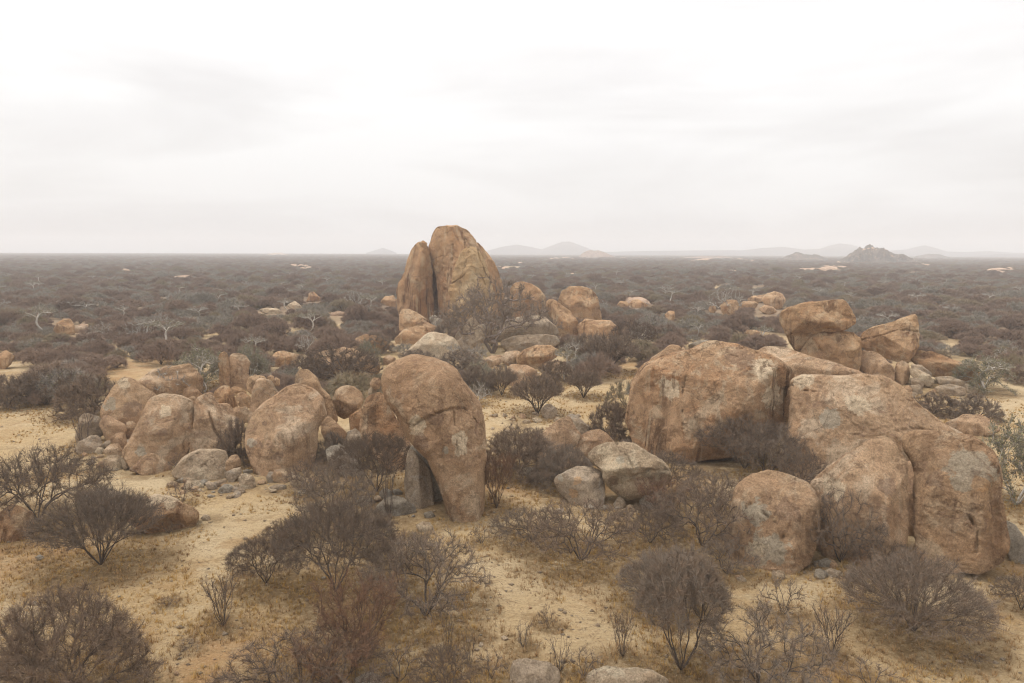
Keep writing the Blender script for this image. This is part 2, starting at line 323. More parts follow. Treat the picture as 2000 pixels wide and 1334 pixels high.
def rock(label, crop, pts, gy=None, mat='tan', lv=4, T=0.62, n=2.4, fac='dome', cracks=(), cat='boulder', name=None,
         group=None, amp=1.0, cw=1.0, dd=0.0, smooth=True, spots=()):
    poly = np.array(conv(crop, pts)); bot = poly[:, 1].max(); gy = gy or bot
    A, cpx = polyarea_c(poly)
    fc = ray(*cpx); Rr = np.cross(fc, [0, 0, 1.0]); Rr /= np.linalg.norm(Rr); Uu = np.cross(Rr, fc)
    pb = at(cpx[0], gy); depth = (pb - EYE) @ fc + dd
    if abs(bot - gy) < 6 and fac not in ('over', 'round'): depth += 0.34 * T * math.sqrt(A) * depth / FPX
    P0 = EYE + fc * depth
    def touv(q):
        d = ray(*q); p = EYE + d * (depth / (d @ fc)) - P0; return [p @ Rr, p @ Uu]
    uv = np.array([touv(q) for q in poly])
    if abs(bot - gy) < 6:                       # rocks that stand on the ground go on below it
        hgt = np.ptp(uv[:, 1]); lo = uv[:, 1].min(); f_ = np.clip(1 - (uv[:, 1] - lo) / (0.22 * hgt), 0, 1); uv[:, 1] -= f_ * 0.17 * hgt
    A, c = polyarea_c(uv)
    r = radial(uv, c); rx, ry = np.ptp(uv[:, 0]) / 2, np.ptp(uv[:, 1]) / 2; size = math.sqrt(rx * ry); Td = T * 1.15 * size
    v, f = ico(lv)
    th = np.arctan2(v[:, 1], v[:, 0]) % (2 * np.pi) / (2 * np.pi) * 360; i0 = np.floor(th).astype(int) % 360; fr = th - np.floor(th)
    rt = r[i0] * (1 - fr) + r[(i0 + 1) % 360] * fr
    rho = np.hypot(v[:, 0], v[:, 1]); n = n + (0 if fac in ('over', 'round') else 3.2) * np.clip(-v[:, 1] * 1.3, 0, 1); k = (rho ** n + np.abs(v[:, 2]) ** n) ** (-1 / n)
    cs = np.where(rho > 1e-6, v[:, 0] / (rho + 1e-12), 1); sn = np.where(rho > 1e-6, v[:, 1] / (rho + 1e-12), 0)
    X, Y, Z = k * rho * rt * cs, k * rho * rt * sn, k * v[:, 2] * Td
    seed = (abs(hash(label)) if False else sum(ord(ch) * (i + 3) for i, ch in enumerate(label))) % 9973
    rg = np.random.default_rng(seed)
    # planar faces on the front and the back, rounded where they meet
    planes = [(np.array(q, float) + rg.normal(0, 0.07, 3), d + rg.uniform(-0.05, 0.05)) for q, d in FACET[fac]]
    for _ in range(4): planes.append((np.array([rg.uniform(-.75, .75), rg.uniform(-.4, .7), 0.75]), rg.uniform(0.70, 0.9)))
    xn, yn, zn = X / rx, Y / ry, Z / Td; kk = 0.028 if cat != 'stone' else 0.025
    def smin(a, bq): h = np.clip(0.5 + 0.5 * (bq - a) / kk, 0, 1); return bq * (1 - h) + a * h - kk * h * (1 - h)
    zf = zn.copy()
    for q, d in planes: zf = smin(zf, (d - q[0] * xn - q[1] * yn) / q[2])
    zb = -zn.copy()
    for _ in range(3):
        q = np.array([rg.uniform(-.6, .6), rg.uniform(-.5, .6), 0.75]); zb = smin(zb, (rg.uniform(0.7, 0.9) - q[0] * xn - q[1] * yn) / q[2])
    zf = np.maximum(zf, 0.30 * zn); zb = np.maximum(zb, -0.30 * zn); w = sstep(-0.05, 0.25, zn); wb = sstep(-0.05, 0.25, -zn)
    zn2 = np.where(zn > 0, zn * (1 - w) + zf * w, zn * (1 - wb) - zb * wb)
    Z = zn2 * Td
    L3 = np.stack([X, Y, Z], 1)
    nl = vnormals(L3, f); s = max(size, 0.15)
    q = L3 / s
    off = seed * 0.37
    disp = (0.042 if s > 0.6 else 0.09) * fbm(q * 1.1 + off, 3, seed % 50)
    disp += 0.024 * fbm(q * 3.6 + off, 4, seed % 50 + 3)
    pn = fbm(q * np.array([1.3, 1.5, 1.3]) + off + 5, 5, seed % 50 + 9, 0.62)
    for thr in (-0.22, -0.02, 0.16, 0.33):                  # exfoliation shells: ragged steps in the skin
        disp += 0.014 * sstep(thr - 0.012, thr + 0.012, pn)
    disp -= 0.017 * sstep(0.22, 0.5, fbm(q * 4.2 + off + 8, 3, seed % 50 + 21)) # scooped pits
    L3 = L3 + nl * (disp * s * amp)[:, None]
    if cracks:
        jit = 0.035 * s * fbm(q * 5 + 3, 3, 77)
        for ck in cracks:
            cpts = np.array([touv(z_) for z_ in conv(crop, ck)]); dmin = np.full(len(X), 1e9)
            for a_, b_ in zip(cpts[:-1], cpts[1:]):
                e = b_ - a_; tt = np.clip(((X - a_[0]) * e[0] + (Y - a_[1]) * e[1]) / (e @ e), 0, 1)
                dmin = np.minimum(dmin, np.hypot(X - a_[0] - tt * e[0], Y - a_[1] - tt * e[1]))
            ww = 0.016 * s * cw
            dent = 0.10 * s * cw * np.exp(-((dmin + jit) / ww) ** 2) * (zn > -0.1)
            L3 = L3 - nl * dent[:, None]
    Wd = P0 + (c[0] + 0 * L3[:, :1]) * Rr + 0 * L3
    Wd = P0 + np.outer(c[0] + L3[:, 0], Rr) + np.outer(c[1] + L3[:, 1], Uu) - np.outer(L3[:, 2], fc)
    base = P0 + c[0] * Rr + c[1] * Uu; base = np.array([base[0], base[1], max(gz1(base[0], base[1]), Wd[:, 2].min())])
    me = mesh_np('rock_mesh', Wd - base, f, 3, smooth)
    if spots:                                   # scars and stains with a shape of their own
        rag = 0.55 * fbm(q * 2.6 + 3, 5, seed % 50 + 31, 0.65)
        for kind_ in set(sp_[3] for sp_ in spots):
            mk = np.zeros(len(X))
            for sx_, sy_, sr_, k_ in spots:
                if k_ != kind_: continue
                (cx_, cy_), = conv(crop, [(sx_, sy_)]); u0 = touv((cx_, cy_)); u1 = touv((cx_ + sr_ / CROP[crop][2], cy_)); rr_s = abs(u1[0] - u0[0])
                mk = np.maximum(mk, sstep(1.75, 0.15, np.hypot(X + c[0] * 0 - u0[0] + c[0], (Y - u0[1] + c[1])) / rr_s + rag) * (zn > -0.1))
            a_ = me.attributes.new('scar_' + kind_, 'FLOAT', 'POINT'); a_.data.foreach_set('value', mk.astype(np.float32))
    o = link(name or cat, me, None, base, MATS[mat]); tag(o, label, cat, group)
    ROCKS.append((poly[:, 0].min(), poly[:, 1].min(), poly[:, 0].max(), poly[:, 1].max(), depth - Td, depth))
    RFOOT.append((base[0], base[1], rx))
    return o
def stone(label, crop, pts, gy=None, mat='grey', lv=3, **kw):
    kw.setdefault('fac', 'block'); kw.setdefault('amp', 1.3)
    return rock(label, crop, pts, gy, mat, lv, cat='stone', **kw)

# ------------------------------------------------------------------ the boulders, outcrop by outcrop
# --- left outcrop
rock('pointed grey-brown boulder standing behind the small stones at the left end of the outcrop', 'A', [(455,640),(470,540),(520,460),(640,290),(680,268),(740,285),(870,370),(960,435),(985,470),(900,600),(850,690),(790,750),(700,780),(560,760)], 832, 'tan', 5, fac='pyr', spots=[(680,330,60,'cream'),(560,520,70,'grey'),(740,560,80,'dark')])
rock('boulder with a slanting split, uppermost at the far left end of the outcrop', 'A', [(262,650),(300,612),(340,610),(460,645),(470,680),(455,745),(480,800),(400,840),(240,880),(225,830)], 866, 'grey', 4, fac='block', cracks=[[(330,670),(380,720),(445,748)]])
rock('egg-shaped tan boulder tilted to the left beside the split boulder', 'A', [(455,690),(490,630),(530,625),(680,710),(700,760),(690,810),(600,850),(530,860),(480,780),(446,720)], 864, 'tan', 4)
stone('narrow upright stone wedged left of the tall rounded slab', 'A', [(700,690),(760,682),(797,715),(760,800),(710,860),(690,780)], 858, 'tan')
stone('blocky stone below the egg-shaped boulder, leaning on the tall slab', 'A', [(555,840),(600,800),(670,788),(700,830),(712,900),(680,970),(620,940),(560,890)], 886, 'tan', 4)
rock('low tan boulder with a dark right face at the far left foot of the outcrop', 'A', [(215,935),(260,870),(370,812),(430,812),(467,845),(470,895),(430,935),(370,972),(300,985),(230,962)], 886, 'grey', 4, fac='slabR')
stone('thin flat stone lying between the low boulder and the blocky stone', 'A', [(465,905),(510,862),(550,860),(552,890),(500,918),(470,925)], 876, 'grey', 3, T=.8)
stone('brown rounded stone below the thin flat stone', 'A', [(480,965),(540,900),(620,890),(672,955),(665,1005),(560,1010),(500,985)], 893, 'tan', 4)
stone('small pale stone in yellow grass at the foot of the far left stones', 'A', [(398,972),(430,925),(480,922),(492,955),(450,985)], 887, 'pale', 3)
stone('cream loaf-shaped stone standing alone before the left outcrop', 'A', [(478,1045),(520,1000),(610,992),(652,1010),(672,1062),(650,1125),(560,1130),(500,1105)], 919, 'pale', 4)
stone('cracked wedge stone touching the cream loaf-shaped stone on its right', 'A', [(640,1008),(700,1030),(732,1060),(722,1100),(680,1125),(650,1065)], 919, 'grey', 3)
rock('tall rounded tan slab, broadest boulder on the left side of the outcrop', 'A', [(665,985),(690,910),(800,740),(870,590),(910,500),(960,460),(1050,438),(1150,440),(1260,478),(1342,510),(1335,620),(1310,740),(1290,860),(1250,980),(1200,1060),(1110,1105),(1000,1120),(880,1110),(760,1080),(700,1030)], 910, 'tan', 6, T=.55, n=2.2, amp=.8, fac='dome', spots=[(1040,790,40,'dark'),(820,970,60,'grey'),(1060,600,60,'cream')])
rock('low pyramid boulder leaning against the foot of the tall rounded slab', 'A', [(715,1135),(790,1080),(860,1000),(930,978),(985,995),(1060,1050),(1115,1115),(1100,1145),(980,1175),(840,1170),(780,1155)], 926, 'tan', 4, fac='pyr')
stone('round knob of rock stuck on the right flank of the tall rounded slab', 'A', [(1225,735),(1250,700),(1290,703),(1302,738),(1280,767),(1240,762)], 910, 'tan', 3, dd=-1.55)
rock('layered tan rock lying on top behind the tall rounded slab', 'B', [(-20,460),(0,385),(60,358),(120,385),(168,430),(160,490),(100,520),(30,520)], 815, 'tan', 4)
stone('small nose-shaped rock atop the slab edge beside the layered rock', 'B', [(36,462),(90,443),(112,475),(95,502),(50,498)], 850, 'tan', 3, dd=-1.2)
rock('cleft boulder split by a deep curved groove in the outcrop middle', 'B', [(42,885),(60,800),(90,620),(110,490),(150,442),(210,425),(260,450),(310,520),(400,520),(440,560),(490,660),(530,760),(530,860),(430,940),(350,950),(280,950),(180,970),(90,980),(50,940)], 892, 'tan', 6, T=.55, fac='dome', cracks=[[(225,590),(250,680),(280,770),(325,835)]], cw=1.9)
stone('low hump of rock topping the cleft boulder on its left', 'B', [(178,435),(220,410),(265,416),(278,450),(272,485),(220,480)], 835, 'tan', 3)
rock('reddish round-topped boulder behind the cleft boulder', 'B', [(273,445),(290,400),(350,352),(410,347),(440,390),(475,470),(500,545),(430,570),(320,530),(283,480)], 838, 'och', 5)
rock('reddish rock wedged behind the round-topped pair', 'B', [(432,378),(480,356),(530,372),(582,410),(570,440),(500,440),(460,440),(445,400)], 820, 'och', 4)
rock('smooth reddish ball beside the round-topped boulder', 'B', [(468,475),(490,425),(540,408),(600,438),(635,480),(625,545),(590,565),(520,550),(485,510)], 842, 'och', 4)
rock('dull tan block under the smooth reddish ball', 'B', [(436,565),(480,543),(580,548),(605,600),(605,680),(540,700),(480,670),(450,610)], 858, 'tan', 4)
rock('tall leaning column of rock left of the great egg boulder', 'B', [(585,690),(600,600),(628,480),(640,390),(680,290),(740,272),(810,308),(850,370),(885,425),(850,500),(780,580),(690,680),(630,720)], 872, 'tan', 5, fac='pillar')
rock('shoulder of rock at the upper left of the leaning column', 'B', [(576,335),(600,270),(660,248),(740,260),(765,285),(720,340),(650,410),(620,425),(590,400)], 835, 'tan', 4)
stone('small round cap stone behind the top of the leaning column', 'B', [(768,275),(800,248),(836,263),(828,300),(790,305)], 800, 'tan', 3)
stone('angular tan rock behind the right side of the leaning column', 'B', [(818,305),(850,268),(890,288),(885,345),(840,350)], 805, 'tan', 3)
rock('great egg-shaped boulder leaning left in the middle of the outcrop', 'B', [(570,840),(580,760),(600,690),(650,600),(740,520),(850,440),(950,370),(1030,343),(1110,348),(1200,395),(1280,465),(1315,560),(1335,620),(1290,670),(1260,720),(1240,820),(1230,920),(1190,1050),(1140,1145),(1050,1155),(970,1135),(850,1125),(740,1130),(660,1070),(600,980),(575,910)], 921, 'tan', 6, T=.62, n=2.2, amp=.75, fac='dome', cracks=[[(1100,380),(1150,440),(1200,500)],[(730,780),(800,800),(780,860)]], cw=.6, spots=[(700,880,50,'dark'),(640,880,50,'grey'),(760,700,25,'dark'),(860,1000,60,'dark')])
rock('pointed rock ridge rising behind the great egg-shaped boulder', 'B', [(1030,380),(1038,240),(1078,195),(1150,203),(1215,262),(1265,360),(1345,450),(1395,560),(1425,690),(1340,700),(1200,560)], 868, 'tan', 5, T=.5)
rock('cream and grey creased rock at the foot of the cleft boulder', 'B', [(-110,1150),(-60,1080),(0,1010),(60,975),(150,947),(290,948),(385,960),(410,1010),(400,1110),(380,1200),(300,1240),(180,1245),(60,1215),(-40,1210),(-95,1200)], 937, 'pale', 5, T=.5, cracks=[[(-20,1080),(60,1000),(120,960)],[(240,1010),(150,1090),(60,1110)],[(280,1030),(265,1120),(290,1200)]], cw=.7)
rock('pale foot block jutting from below the cleft boulder', 'B', [(195,905),(230,850),(280,815),(380,890),(368,945),(270,955),(215,935)], 890, 'tan', 4, fac='block', dd=-.9)
stone('oval upright stone balanced on an angular stone', 'B', [(375,1130),(398,1050),(440,1000),(500,993),(520,1040),(522,1095),(465,1115),(400,1150)], 936, 'tan', 4)
stone('angular grey stone carrying the oval upright stone', 'B', [(380,1162),(460,1118),(527,1113),(532,1162),(480,1215),(430,1250),(398,1212)], 942, 'grey', 4)
stone('square cream stone alone on the sand right of the balanced pair', 'B', [(498,1215),(520,1170),(570,1155),(622,1175),(662,1220),(668,1275),(600,1300),(510,1315)], 955, 'pale', 4)
stone('white rounded stone in front of the creased rock', 'B', [(-5,1295),(20,1230),(80,1206),(142,1240),(160,1285),(100,1318),(30,1320)], 956, 'pale', 4)
stone('lumpy small stone between the white rounded stone and the balanced pair', 'B', [(188,1262),(230,1236),(280,1258),(312,1300),(282,1322),(220,1305)], 957, 'grey', 3)
stone('flat slab stone propped under the creased rock', 'B', [(262,1252),(320,1226),(397,1216),(388,1252),(330,1280),(288,1275)], 950, 'grey', 3, fac='flat')
stone('bluish grey stone at the front of the small stone row', 'B', [(312,1325),(370,1268),(440,1272),(470,1312),(440,1350),(340,1355)], 963, 'slate', 4)
stone('dim brown stone in shade at the left foot of the great egg boulder', 'B', [(638,1092),(670,1058),(705,1078),(722,1130),(692,1168),(640,1152)], 925, 'tan', 3)
stone('narrow stone left of a round one below the great egg boulder', 'B', [(763,1202),(790,1148),(835,1148),(838,1240),(790,1255)], 943, 'grey', 3)
stone('round brown stone in the row below the great egg boulder', 'B', [(812,1192),(850,1133),(910,1120),(962,1150),(973,1205),(960,1252),(880,1245),(830,1235)], 943, 'tan', 4)
stone('pale cracked stone at the right end of the row below the egg boulder', 'B', [(966,1182),(1000,1153),(1080,1188),(1122,1232),(1112,1265),(1050,1298),(1000,1265),(968,1230)], 951, 'pale', 4)
stone('thin rust-edged slab on the sand before the round brown stone', 'B', [(788,1292),(850,1268),(952,1273),(942,1312),(830,1325)], 957, 'grey', 3, fac='flat')
stone('low grey stone hidden in the dark gap between cleft and egg boulders', 'B', [(538,1142),(600,1126),(642,1140),(632,1164),(560,1164)], 925, 'slate', 3)
# --- ball boulder, leaning slab and the giant
rock('ball-shaped boulder perched above a dark hollow', 'C', [(118,405),(150,330),(210,298),(290,303),(347,350),(362,410),(342,480),(280,533),(210,558),(158,532),(132,470)], 852, 'tan', 5, T=.8, fac='round')
stone('walnut-like stone perched beside the top of the leaning giant', 'C', [(413,272),(440,236),(490,236),(502,275),(486,318),(450,328),(423,302)], 905, 'tan', 4, dd=-.5)
stone('small pale stone wedged under the perched walnut-like stone', 'C', [(398,332),(430,303),(467,330),(462,362),(410,383)], 905, 'pale', 3, dd=-.4)
rock('dark inner rock in the hollow below the ball-shaped boulder', 'C', [(250,540),(350,470),(370,560),(350,650),(260,650)], 868, 'str', 4)
rock('streaked slab lying against the left side of the leaning giant', 'C', [(335,640),(360,480),(398,378),(440,365),(500,345),(560,440),(640,580),(720,735),(740,830),(800,1000),(860,1150),(800,1200),(700,1150),(600,1000),(480,860),(370,760)], 940, 'str', 6, T=.32, fac='pyr', dd=2.2)
rock('dark grey rock wall at the back of the cave under the giant', 'C', [(720,780),(800,760),(900,860),(1000,1050),(1060,1180),(1020,1240),(900,1240),(780,1160)], 975, 'slate', 4, T=.4)  # added occluder, not a known rock: hides the ground, keeps the cave dark
rock('giant elongated boulder leaning left over a small cave', 'C', [(508,250),(530,170),(600,108),(700,58),(790,52),(900,72),(1010,118),(1085,170),(1140,250),(1210,340),(1270,440),(1305,580),(1320,750),(1318,950),(1305,1150),(1280,1270),(1150,1305),(1055,1290),(1020,1150),(980,1080),(920,1000),(860,885),(760,785),(705,712),(635,560),(556,430),(512,335)], 1000, 'tan', 7, T=.6, n=2.2, fac='round', amp=.65, cracks=[[(745,565),(800,525),(860,495),(960,452),(1050,425),(1130,423),(1190,470),(1240,560)],[(1050,430),(1065,640),(1100,850)]], cw=.42, spots=[(810,620,65,'cream'),(930,560,60,'dark'),(1110,690,60,'cream'),(1120,790,50,'cream'),(1010,790,30,'grey'),(830,730,60,'dark')])
rock('upright grey pillar stone propping the mouth of the cave', 'C', [(703,835),(725,793),(760,808),(830,880),(882,950),(908,1080),(918,1205),(880,1255),(780,1250),(700,1190),(686,1080),(698,950)], 992, 'grey', 5, fac='pillar', T=.5)
rock('peaked tan boulder below the ball-shaped boulder', 'C', [(28,602),(50,555),(90,538),(150,588),(220,660),(232,692),(200,745),(150,750),(60,720),(30,660)], 882, 'tan', 4)
stone('round boulder with a dark crack beside the peaked tan boulder', 'C', [(212,722),(240,652),(300,637),(350,668),(377,720),(372,775),(300,805),(230,765)], 882, 'grey', 4, cracks=[[(225,700),(290,710),(350,740)]])
rock('smooth grey slab sloping under the green-tinged bush', 'C', [(63,805),(100,768),(190,768),(290,828),(345,900),(345,990),(240,1000),(140,960),(78,875)], 930, 'slate', 5, fac='flat')
stone('pale low stone behind bush stems, left of the grey lumps', 'C', [(303,1205),(370,1166),(430,1178),(442,1232),(380,1265),(320,1245)], 987, 'slate', 4)
stone('long lumpy slate-grey rock before the upright pillar stone', 'C', [(466,1255),(520,1200),(600,1168),(680,1183),(760,1238),(785,1285),(700,1320),(560,1322),(478,1298)], 1006, 'slate', 5)
stone('dim grey stone half buried in the bush left of the pillar stone', 'C', [(488,1132),(540,1103),(592,1128),(592,1172),(540,1195),(490,1182)], 975, 'slate', 3)
stone('small grey stone against the left foot of the pillar stone', 'C', [(588,1122),(640,1108),(672,1135),(652,1162),(605,1158)], 967, 'slate', 3)
stone('little grey stone at the threshold of the cave', 'C', [(838,1302),(900,1283),(927,1322),(880,1340),(842,1330)], 1011, 'slate', 3)
stone('flat whitish stone lying on the sand below the leaning giant', 'Z', [(811,1026),(825,1019),(840,1022),(846,1031),(836,1038),(818,1037)], 1037, 'pale', 3, fac='flat')
# --- centre group
rock('boulder with a flat triangular face peaking over dark brush', 'D', [(283,430),(400,330),(500,258),(600,200),(652,193),(722,320),(775,400),(745,480),(710,620),(650,710),(520,780),(380,770),(295,660),(276,540)], 912, 'tan', 5, fac='pyr', cracks=[[(495,330),(560,440),(640,570)]], cw=.6)
rock('wedge of grey-topped rock behind the triangular-faced boulder', 'D', [(600,190),(680,162),(740,188),(820,268),(905,348),(850,420),(770,420),(700,300)], 866, 'grey', 4)
rock('round-backed tan boulder between triangular-faced and pale boulders', 'D', [(690,510),(740,455),(810,388),(900,343),(970,337),(1060,372),(1155,470),(1165,540),(1100,620),(950,670),(800,665),(715,600)], 906, 'tan', 5)
rock('big pale boulder with a broken cream face tilted on smaller rocks', 'D', [(853,640),(900,590),(960,540),(1080,492),(1200,487),(1380,512),(1500,588),(1650,668),(1740,738),(1805,830),(1795,905),(1700,965),(1560,1042),(1440,1105),(1310,1145),(1230,1095),(1120,1005),(1055,905),(1015,805),(950,735),(880,685)], 988, 'pale', 6, fac='over', T=.65, cracks=[[(1190,495),(1230,590),(1310,650),(1370,760)],[(1380,870),(1560,810),(1770,800)]], cw=.7, spots=[(1080,640,110,'cream'),(1130,760,90,'cream'),(1010,590,70,'cream'),(1230,690,60,'grey'),(1150,900,60,'dark')])
rock('square grey boulder with rust streaks left of the pale tilted boulder', 'D', [(482,925),(508,868),(620,808),(730,762),(850,767),(960,777),(1015,800),(1040,900),(1045,1110),(1000,1185),(850,1200),(650,1130),(520,1020)], 987, 'grey', 5, fac='block', spots=[(740,930,50,'rust'),(700,1050,50,'rust'),(560,900,40,'grey')])
stone('small grey tooth of rock behind the square grey boulder', 'D', [(735,765),(800,680),(850,658),(887,690),(882,790),(760,790)], 945, 'slate', 3)
stone('grey rock propping the right end of the pale tilted boulder', 'D', [(1438,1155),(1500,1090),(1600,1025),(1672,1005),(1732,1100),(1755,1175),(1680,1240),(1520,1210)], 995, 'slate', 4)
stone('small mottled stone below the pale tilted boulder', 'D', [(1135,1185),(1210,1108),(1270,1128),(1293,1205),(1200,1240)], 993, 'grey', 4)
stone('pale grey ball of rock beside the fan-shaped bush', 'D', [(325,130),(370,68),(430,52),(490,88),(513,140),(482,192),(420,212),(348,182)], 817, 'grey', 4)
for lb, pp, g_ in (('second from the left', [(108,252),(150,226),(200,238),(218,265),(160,275)], 827), ('third from the left', [(233,242),(280,216),(335,226),(347,252),(290,265)], 825),
               ('rightmost, touching the triangular-faced boulder', [(468,238),(510,206),(552,213),(560,245),(500,260)], 824), ('leftmost and smallest', [(-4,227),(18,216),(42,235),(12,248)], 823)):
    stone('pale low stone in the row behind the triangular-faced boulder, ' + lb, 'D', pp, g_, 'pale', 3, group='pale stones on the open sand')
stone('dark slate rock under brush left of the square grey boulder', 'D', [(95,800),(200,755),(300,795),(355,870),(335,925),(230,910)], 941, 'slate', 4)
# --- right outcrop, back to front
rock('barrel-shaped boulder balanced on a narrow tip above the right outcrop', 'G', [(172,200),(200,160),(260,130),(340,100),(420,88),(560,78),(690,78),(730,110),(760,160),(797,230),(790,260),(740,290),(690,320),(620,325),(520,330),(450,370),(400,420),(345,492),(310,490),(270,430),(230,330),(190,260)], 742, 'och', 6, T=.75, fac='over')
rock('round smooth boulder below and right of the balanced barrel boulder', 'G', [(335,500),(400,400),(470,345),(560,322),(660,318),(760,335),(832,375),(838,480),(830,600),(815,680),(700,700),(560,660),(420,600)], 745, 'och', 6, T=.7)
rock('wedge-shaped boulder with a long crack, pointing up to the right', 'G', [(828,385),(868,320),(940,288),(1100,243),(1250,188),(1287,188),(1297,240),(1305,440),(1245,545),(1220,585),(1140,570),(1050,545),(980,500),(880,470),(832,440)], 742, 'och', 6, T=.6, fac='slabR', cracks=[[(840,395),(920,375),(1000,358),(1080,328),(1140,311),(1220,312),(1297,325)]], cw=1.0)
rock('brown rounded boulder under the left end of the wedge boulder', 'G', [(828,660),(826,520),(860,478),(960,490),(1010,518),(1080,588),(1112,640),(1105,750),(980,760),(870,730)], 750, 'tan', 5)
rock('upright oval boulder under the wedge boulder, by a pale-barked tree', 'G', [(1108,650),(1130,580),(1180,560),(1222,590),(1243,650),(1225,730),(1150,760),(1110,745)], 752, 'tan', 5)
rock('long flat-topped slab sloping down to the right of the wedge boulder', 'G', [(1235,545),(1290,478),(1420,488),(1560,538),(1700,588),(1775,638),(1805,680),(1795,745),(1720,755),(1580,715),(1420,680),(1300,600)], 752, 'och', 5, fac='flat', T=.75)
stone('pale lens-shaped slab below the long flat-topped slab', 'G', [(1236,622),(1300,628),(1400,678),(1438,730),(1402,755),(1290,710),(1240,675)], 757, 'pale', 4)
stone('thin dark slab squeezed under the long flat-topped slab', 'G', [(1248,592),(1330,598),(1413,660),(1415,700),(1330,660),(1250,620)], 752, 'grey', 4)
stone('low grey slab lying right of the pale lens-shaped slab', 'G', [(1436,695),(1560,688),(1685,730),(1710,775),(1600,775),(1480,755)], 762, 'grey', 4, fac='flat')
stone('lowest broad grey slab at the right end of the slabs', 'G', [(1436,775),(1560,753),(1685,780),(1697,835),(1580,850),(1480,830)], 773, 'grey', 4, fac='flat')
stone('dull brown stone under the pale lens-shaped slab', 'G', [(1236,700),(1300,703),(1355,750),(1335,785),(1260,770)], 760, 'grey', 3)
stone('small brown stone left of a paler one below the slabs', 'G', [(1162,775),(1230,758),(1262,800),(1200,835)], 770, 'tan', 3)
stone('paler stone at the bottom centre below the slabs', 'G', [(1238,762),(1320,758),(1345,820),(1260,845)], 770, 'grey', 3)
stone('tan stone in grass at the foot of the pale tree right of the slabs', 'G', [(1688,745),(1800,788),(1765,835),(1700,810)], 768, 'grey', 3)
rock('knob of rock at the upper left shoulder of the great cracked dome', 'E', [(105,420),(170,320),(250,265),(290,268),(312,300),(280,360),(200,440),(140,470)], 840, 'tan', 5)
stone('tiny rock notch between the knob and the great cracked dome', 'E', [(288,285),(310,268),(325,295),(308,312)], 800, 'tan', 3)
rock('long low ridge of rock sloping right behind the dome and the slab', 'E', [(630,300),(690,266),(760,283),(880,318),(1000,348),(1120,388),(1100,440),(1000,480),(800,470),(700,400)], 850, 'tan', 5, T=.8)
rock('great cracked dome, the widest boulder of the right outcrop', 'E', [(92,430),(130,360),(200,318),(330,288),(440,250),(540,256),(640,288),(720,318),(785,370),(805,410),(775,440),(755,500),(750,610),(720,690),(600,740),(480,760),(330,780),(180,765),(85,700),(58,600),(72,500)], 888, 'str', 7, T=.62, n=2.4, fac='dome', amp=.75, cracks=[[(378,333),(350,390),(330,430),(322,500),(325,600),(330,760)]], cw=.4, spots=[(560,330,60,'dark'),(650,380,50,'cream'),(700,500,50,'cream'),(250,450,50,'cream')])
rock('thin upright rib of rock squeezed between dome and sloping slab', 'E', [(742,480),(768,420),(815,392),(850,420),(830,500),(815,620),(770,660),(745,620),(740,540)], 880, 'tan', 5)
rock('huge slab with a broad sloping top running down to the right', 'E', [(785,430),(830,398),(950,396),(1100,398),(1210,410),(1295,460),(1375,540),(1485,628),(1600,690),(1560,760),(1380,780),(1290,800),(1200,840),(1100,880),(960,900),(850,895),(785,870),(778,740),(786,560)], 935, 'tan', 7, T=.5, n=2.6, fac='dome', amp=.8, cracks=[[(1280,650),(1350,640),(1480,650)],[(790,430),(860,470),(960,480)]], cw=.35, spots=[(1090,540,45,'cream'),(980,600,50,'grey'),(850,420,60,'cream')])
rock('low sandy-brown boulder in bushes right of the huge slab', 'E', [(1486,615),(1560,578),(1640,575),(1705,600),(1735,645),(1650,670),(1560,665)], 850, 'tan', 5)
rock('shadowed rock wall closing the back of the dark vertical gap', 'E', [(1280,800),(1320,780),(1380,800),(1385,1000),(1370,1120),(1320,1130),(1285,1050)], 1040, 'tan', 4, T=.7)  # added rock, no known wall: blocks bright sand so the gap stays dark
rock('broad-shouldered boulder left of the dark vertical gap', 'E', [(885,880),(955,820),(1078,728),(1158,678),(1220,663),(1262,688),(1292,760),(1312,810),(1310,950),(1307,1105),(1290,1165),(1200,1185),(1000,1170),(900,1090),(875,950)], 1073, 'tan', 6, T=.55, n=2.6, fac='block', dd=-1.5, amp=.9, spots=[(1230,900,40,'dark'),(980,900,60,'cream')])
rock('big square boulder with a grey and orange scar right of the dark gap', 'E', [(1286,682),(1350,648),(1480,653),(1620,688),(1702,740),(1728,820),(1738,930),(1755,1040),(1775,1150),(1745,1200),(1650,1222),(1560,1205),(1400,1210),(1366,1160),(1362,980),(1360,850),(1322,760)], 1093, 'tan', 7, T=.55, n=2.9, fac='block', dd=-1.7, amp=.9, cracks=[[(1600,1000),(1640,1060),(1630,1150)]], cw=.6, spots=[(1600,830,105,'grey'),(1560,880,60,'grey'),(1640,895,38,'rust'),(1450,880,50,'dark')])
rock('thumb-shaped round-topped boulder standing alone in front of the right outcrop', 'E', [(505,1085),(528,980),(558,900),(618,855),(700,836),(782,850),(862,890),(908,960),(915,1050),(903,1150),(875,1220),(760,1268),(620,1258),(540,1230),(505,1160)], 1110, 'tan', 6, T=.62, n=2.6, fac='dome', cracks=[[(600,965),(640,950),(700,1010),(740,1040)],[(770,1080),(755,1150),(760,1200)],[(760,1200),(830,1185),(880,1150)]], cw=.7, spots=[(640,1020,60,'grey'),(700,1160,85,'grey'),(640,1180,40,'cream'),(770,1000,60,'dark')])
rock('grey root-like slab leaning on the right foot of the square boulder', 'E', [(1748,1045),(1800,1068),(1842,1130),(1856,1245),(1790,1235),(1758,1170)], 1097, 'slate', 4)
stone('green-grey stone between the thumb-shaped and broad boulders', 'M', [(828,562),(900,543),(942,570),(900,595),(838,592)], 1107, 'slate', 4)
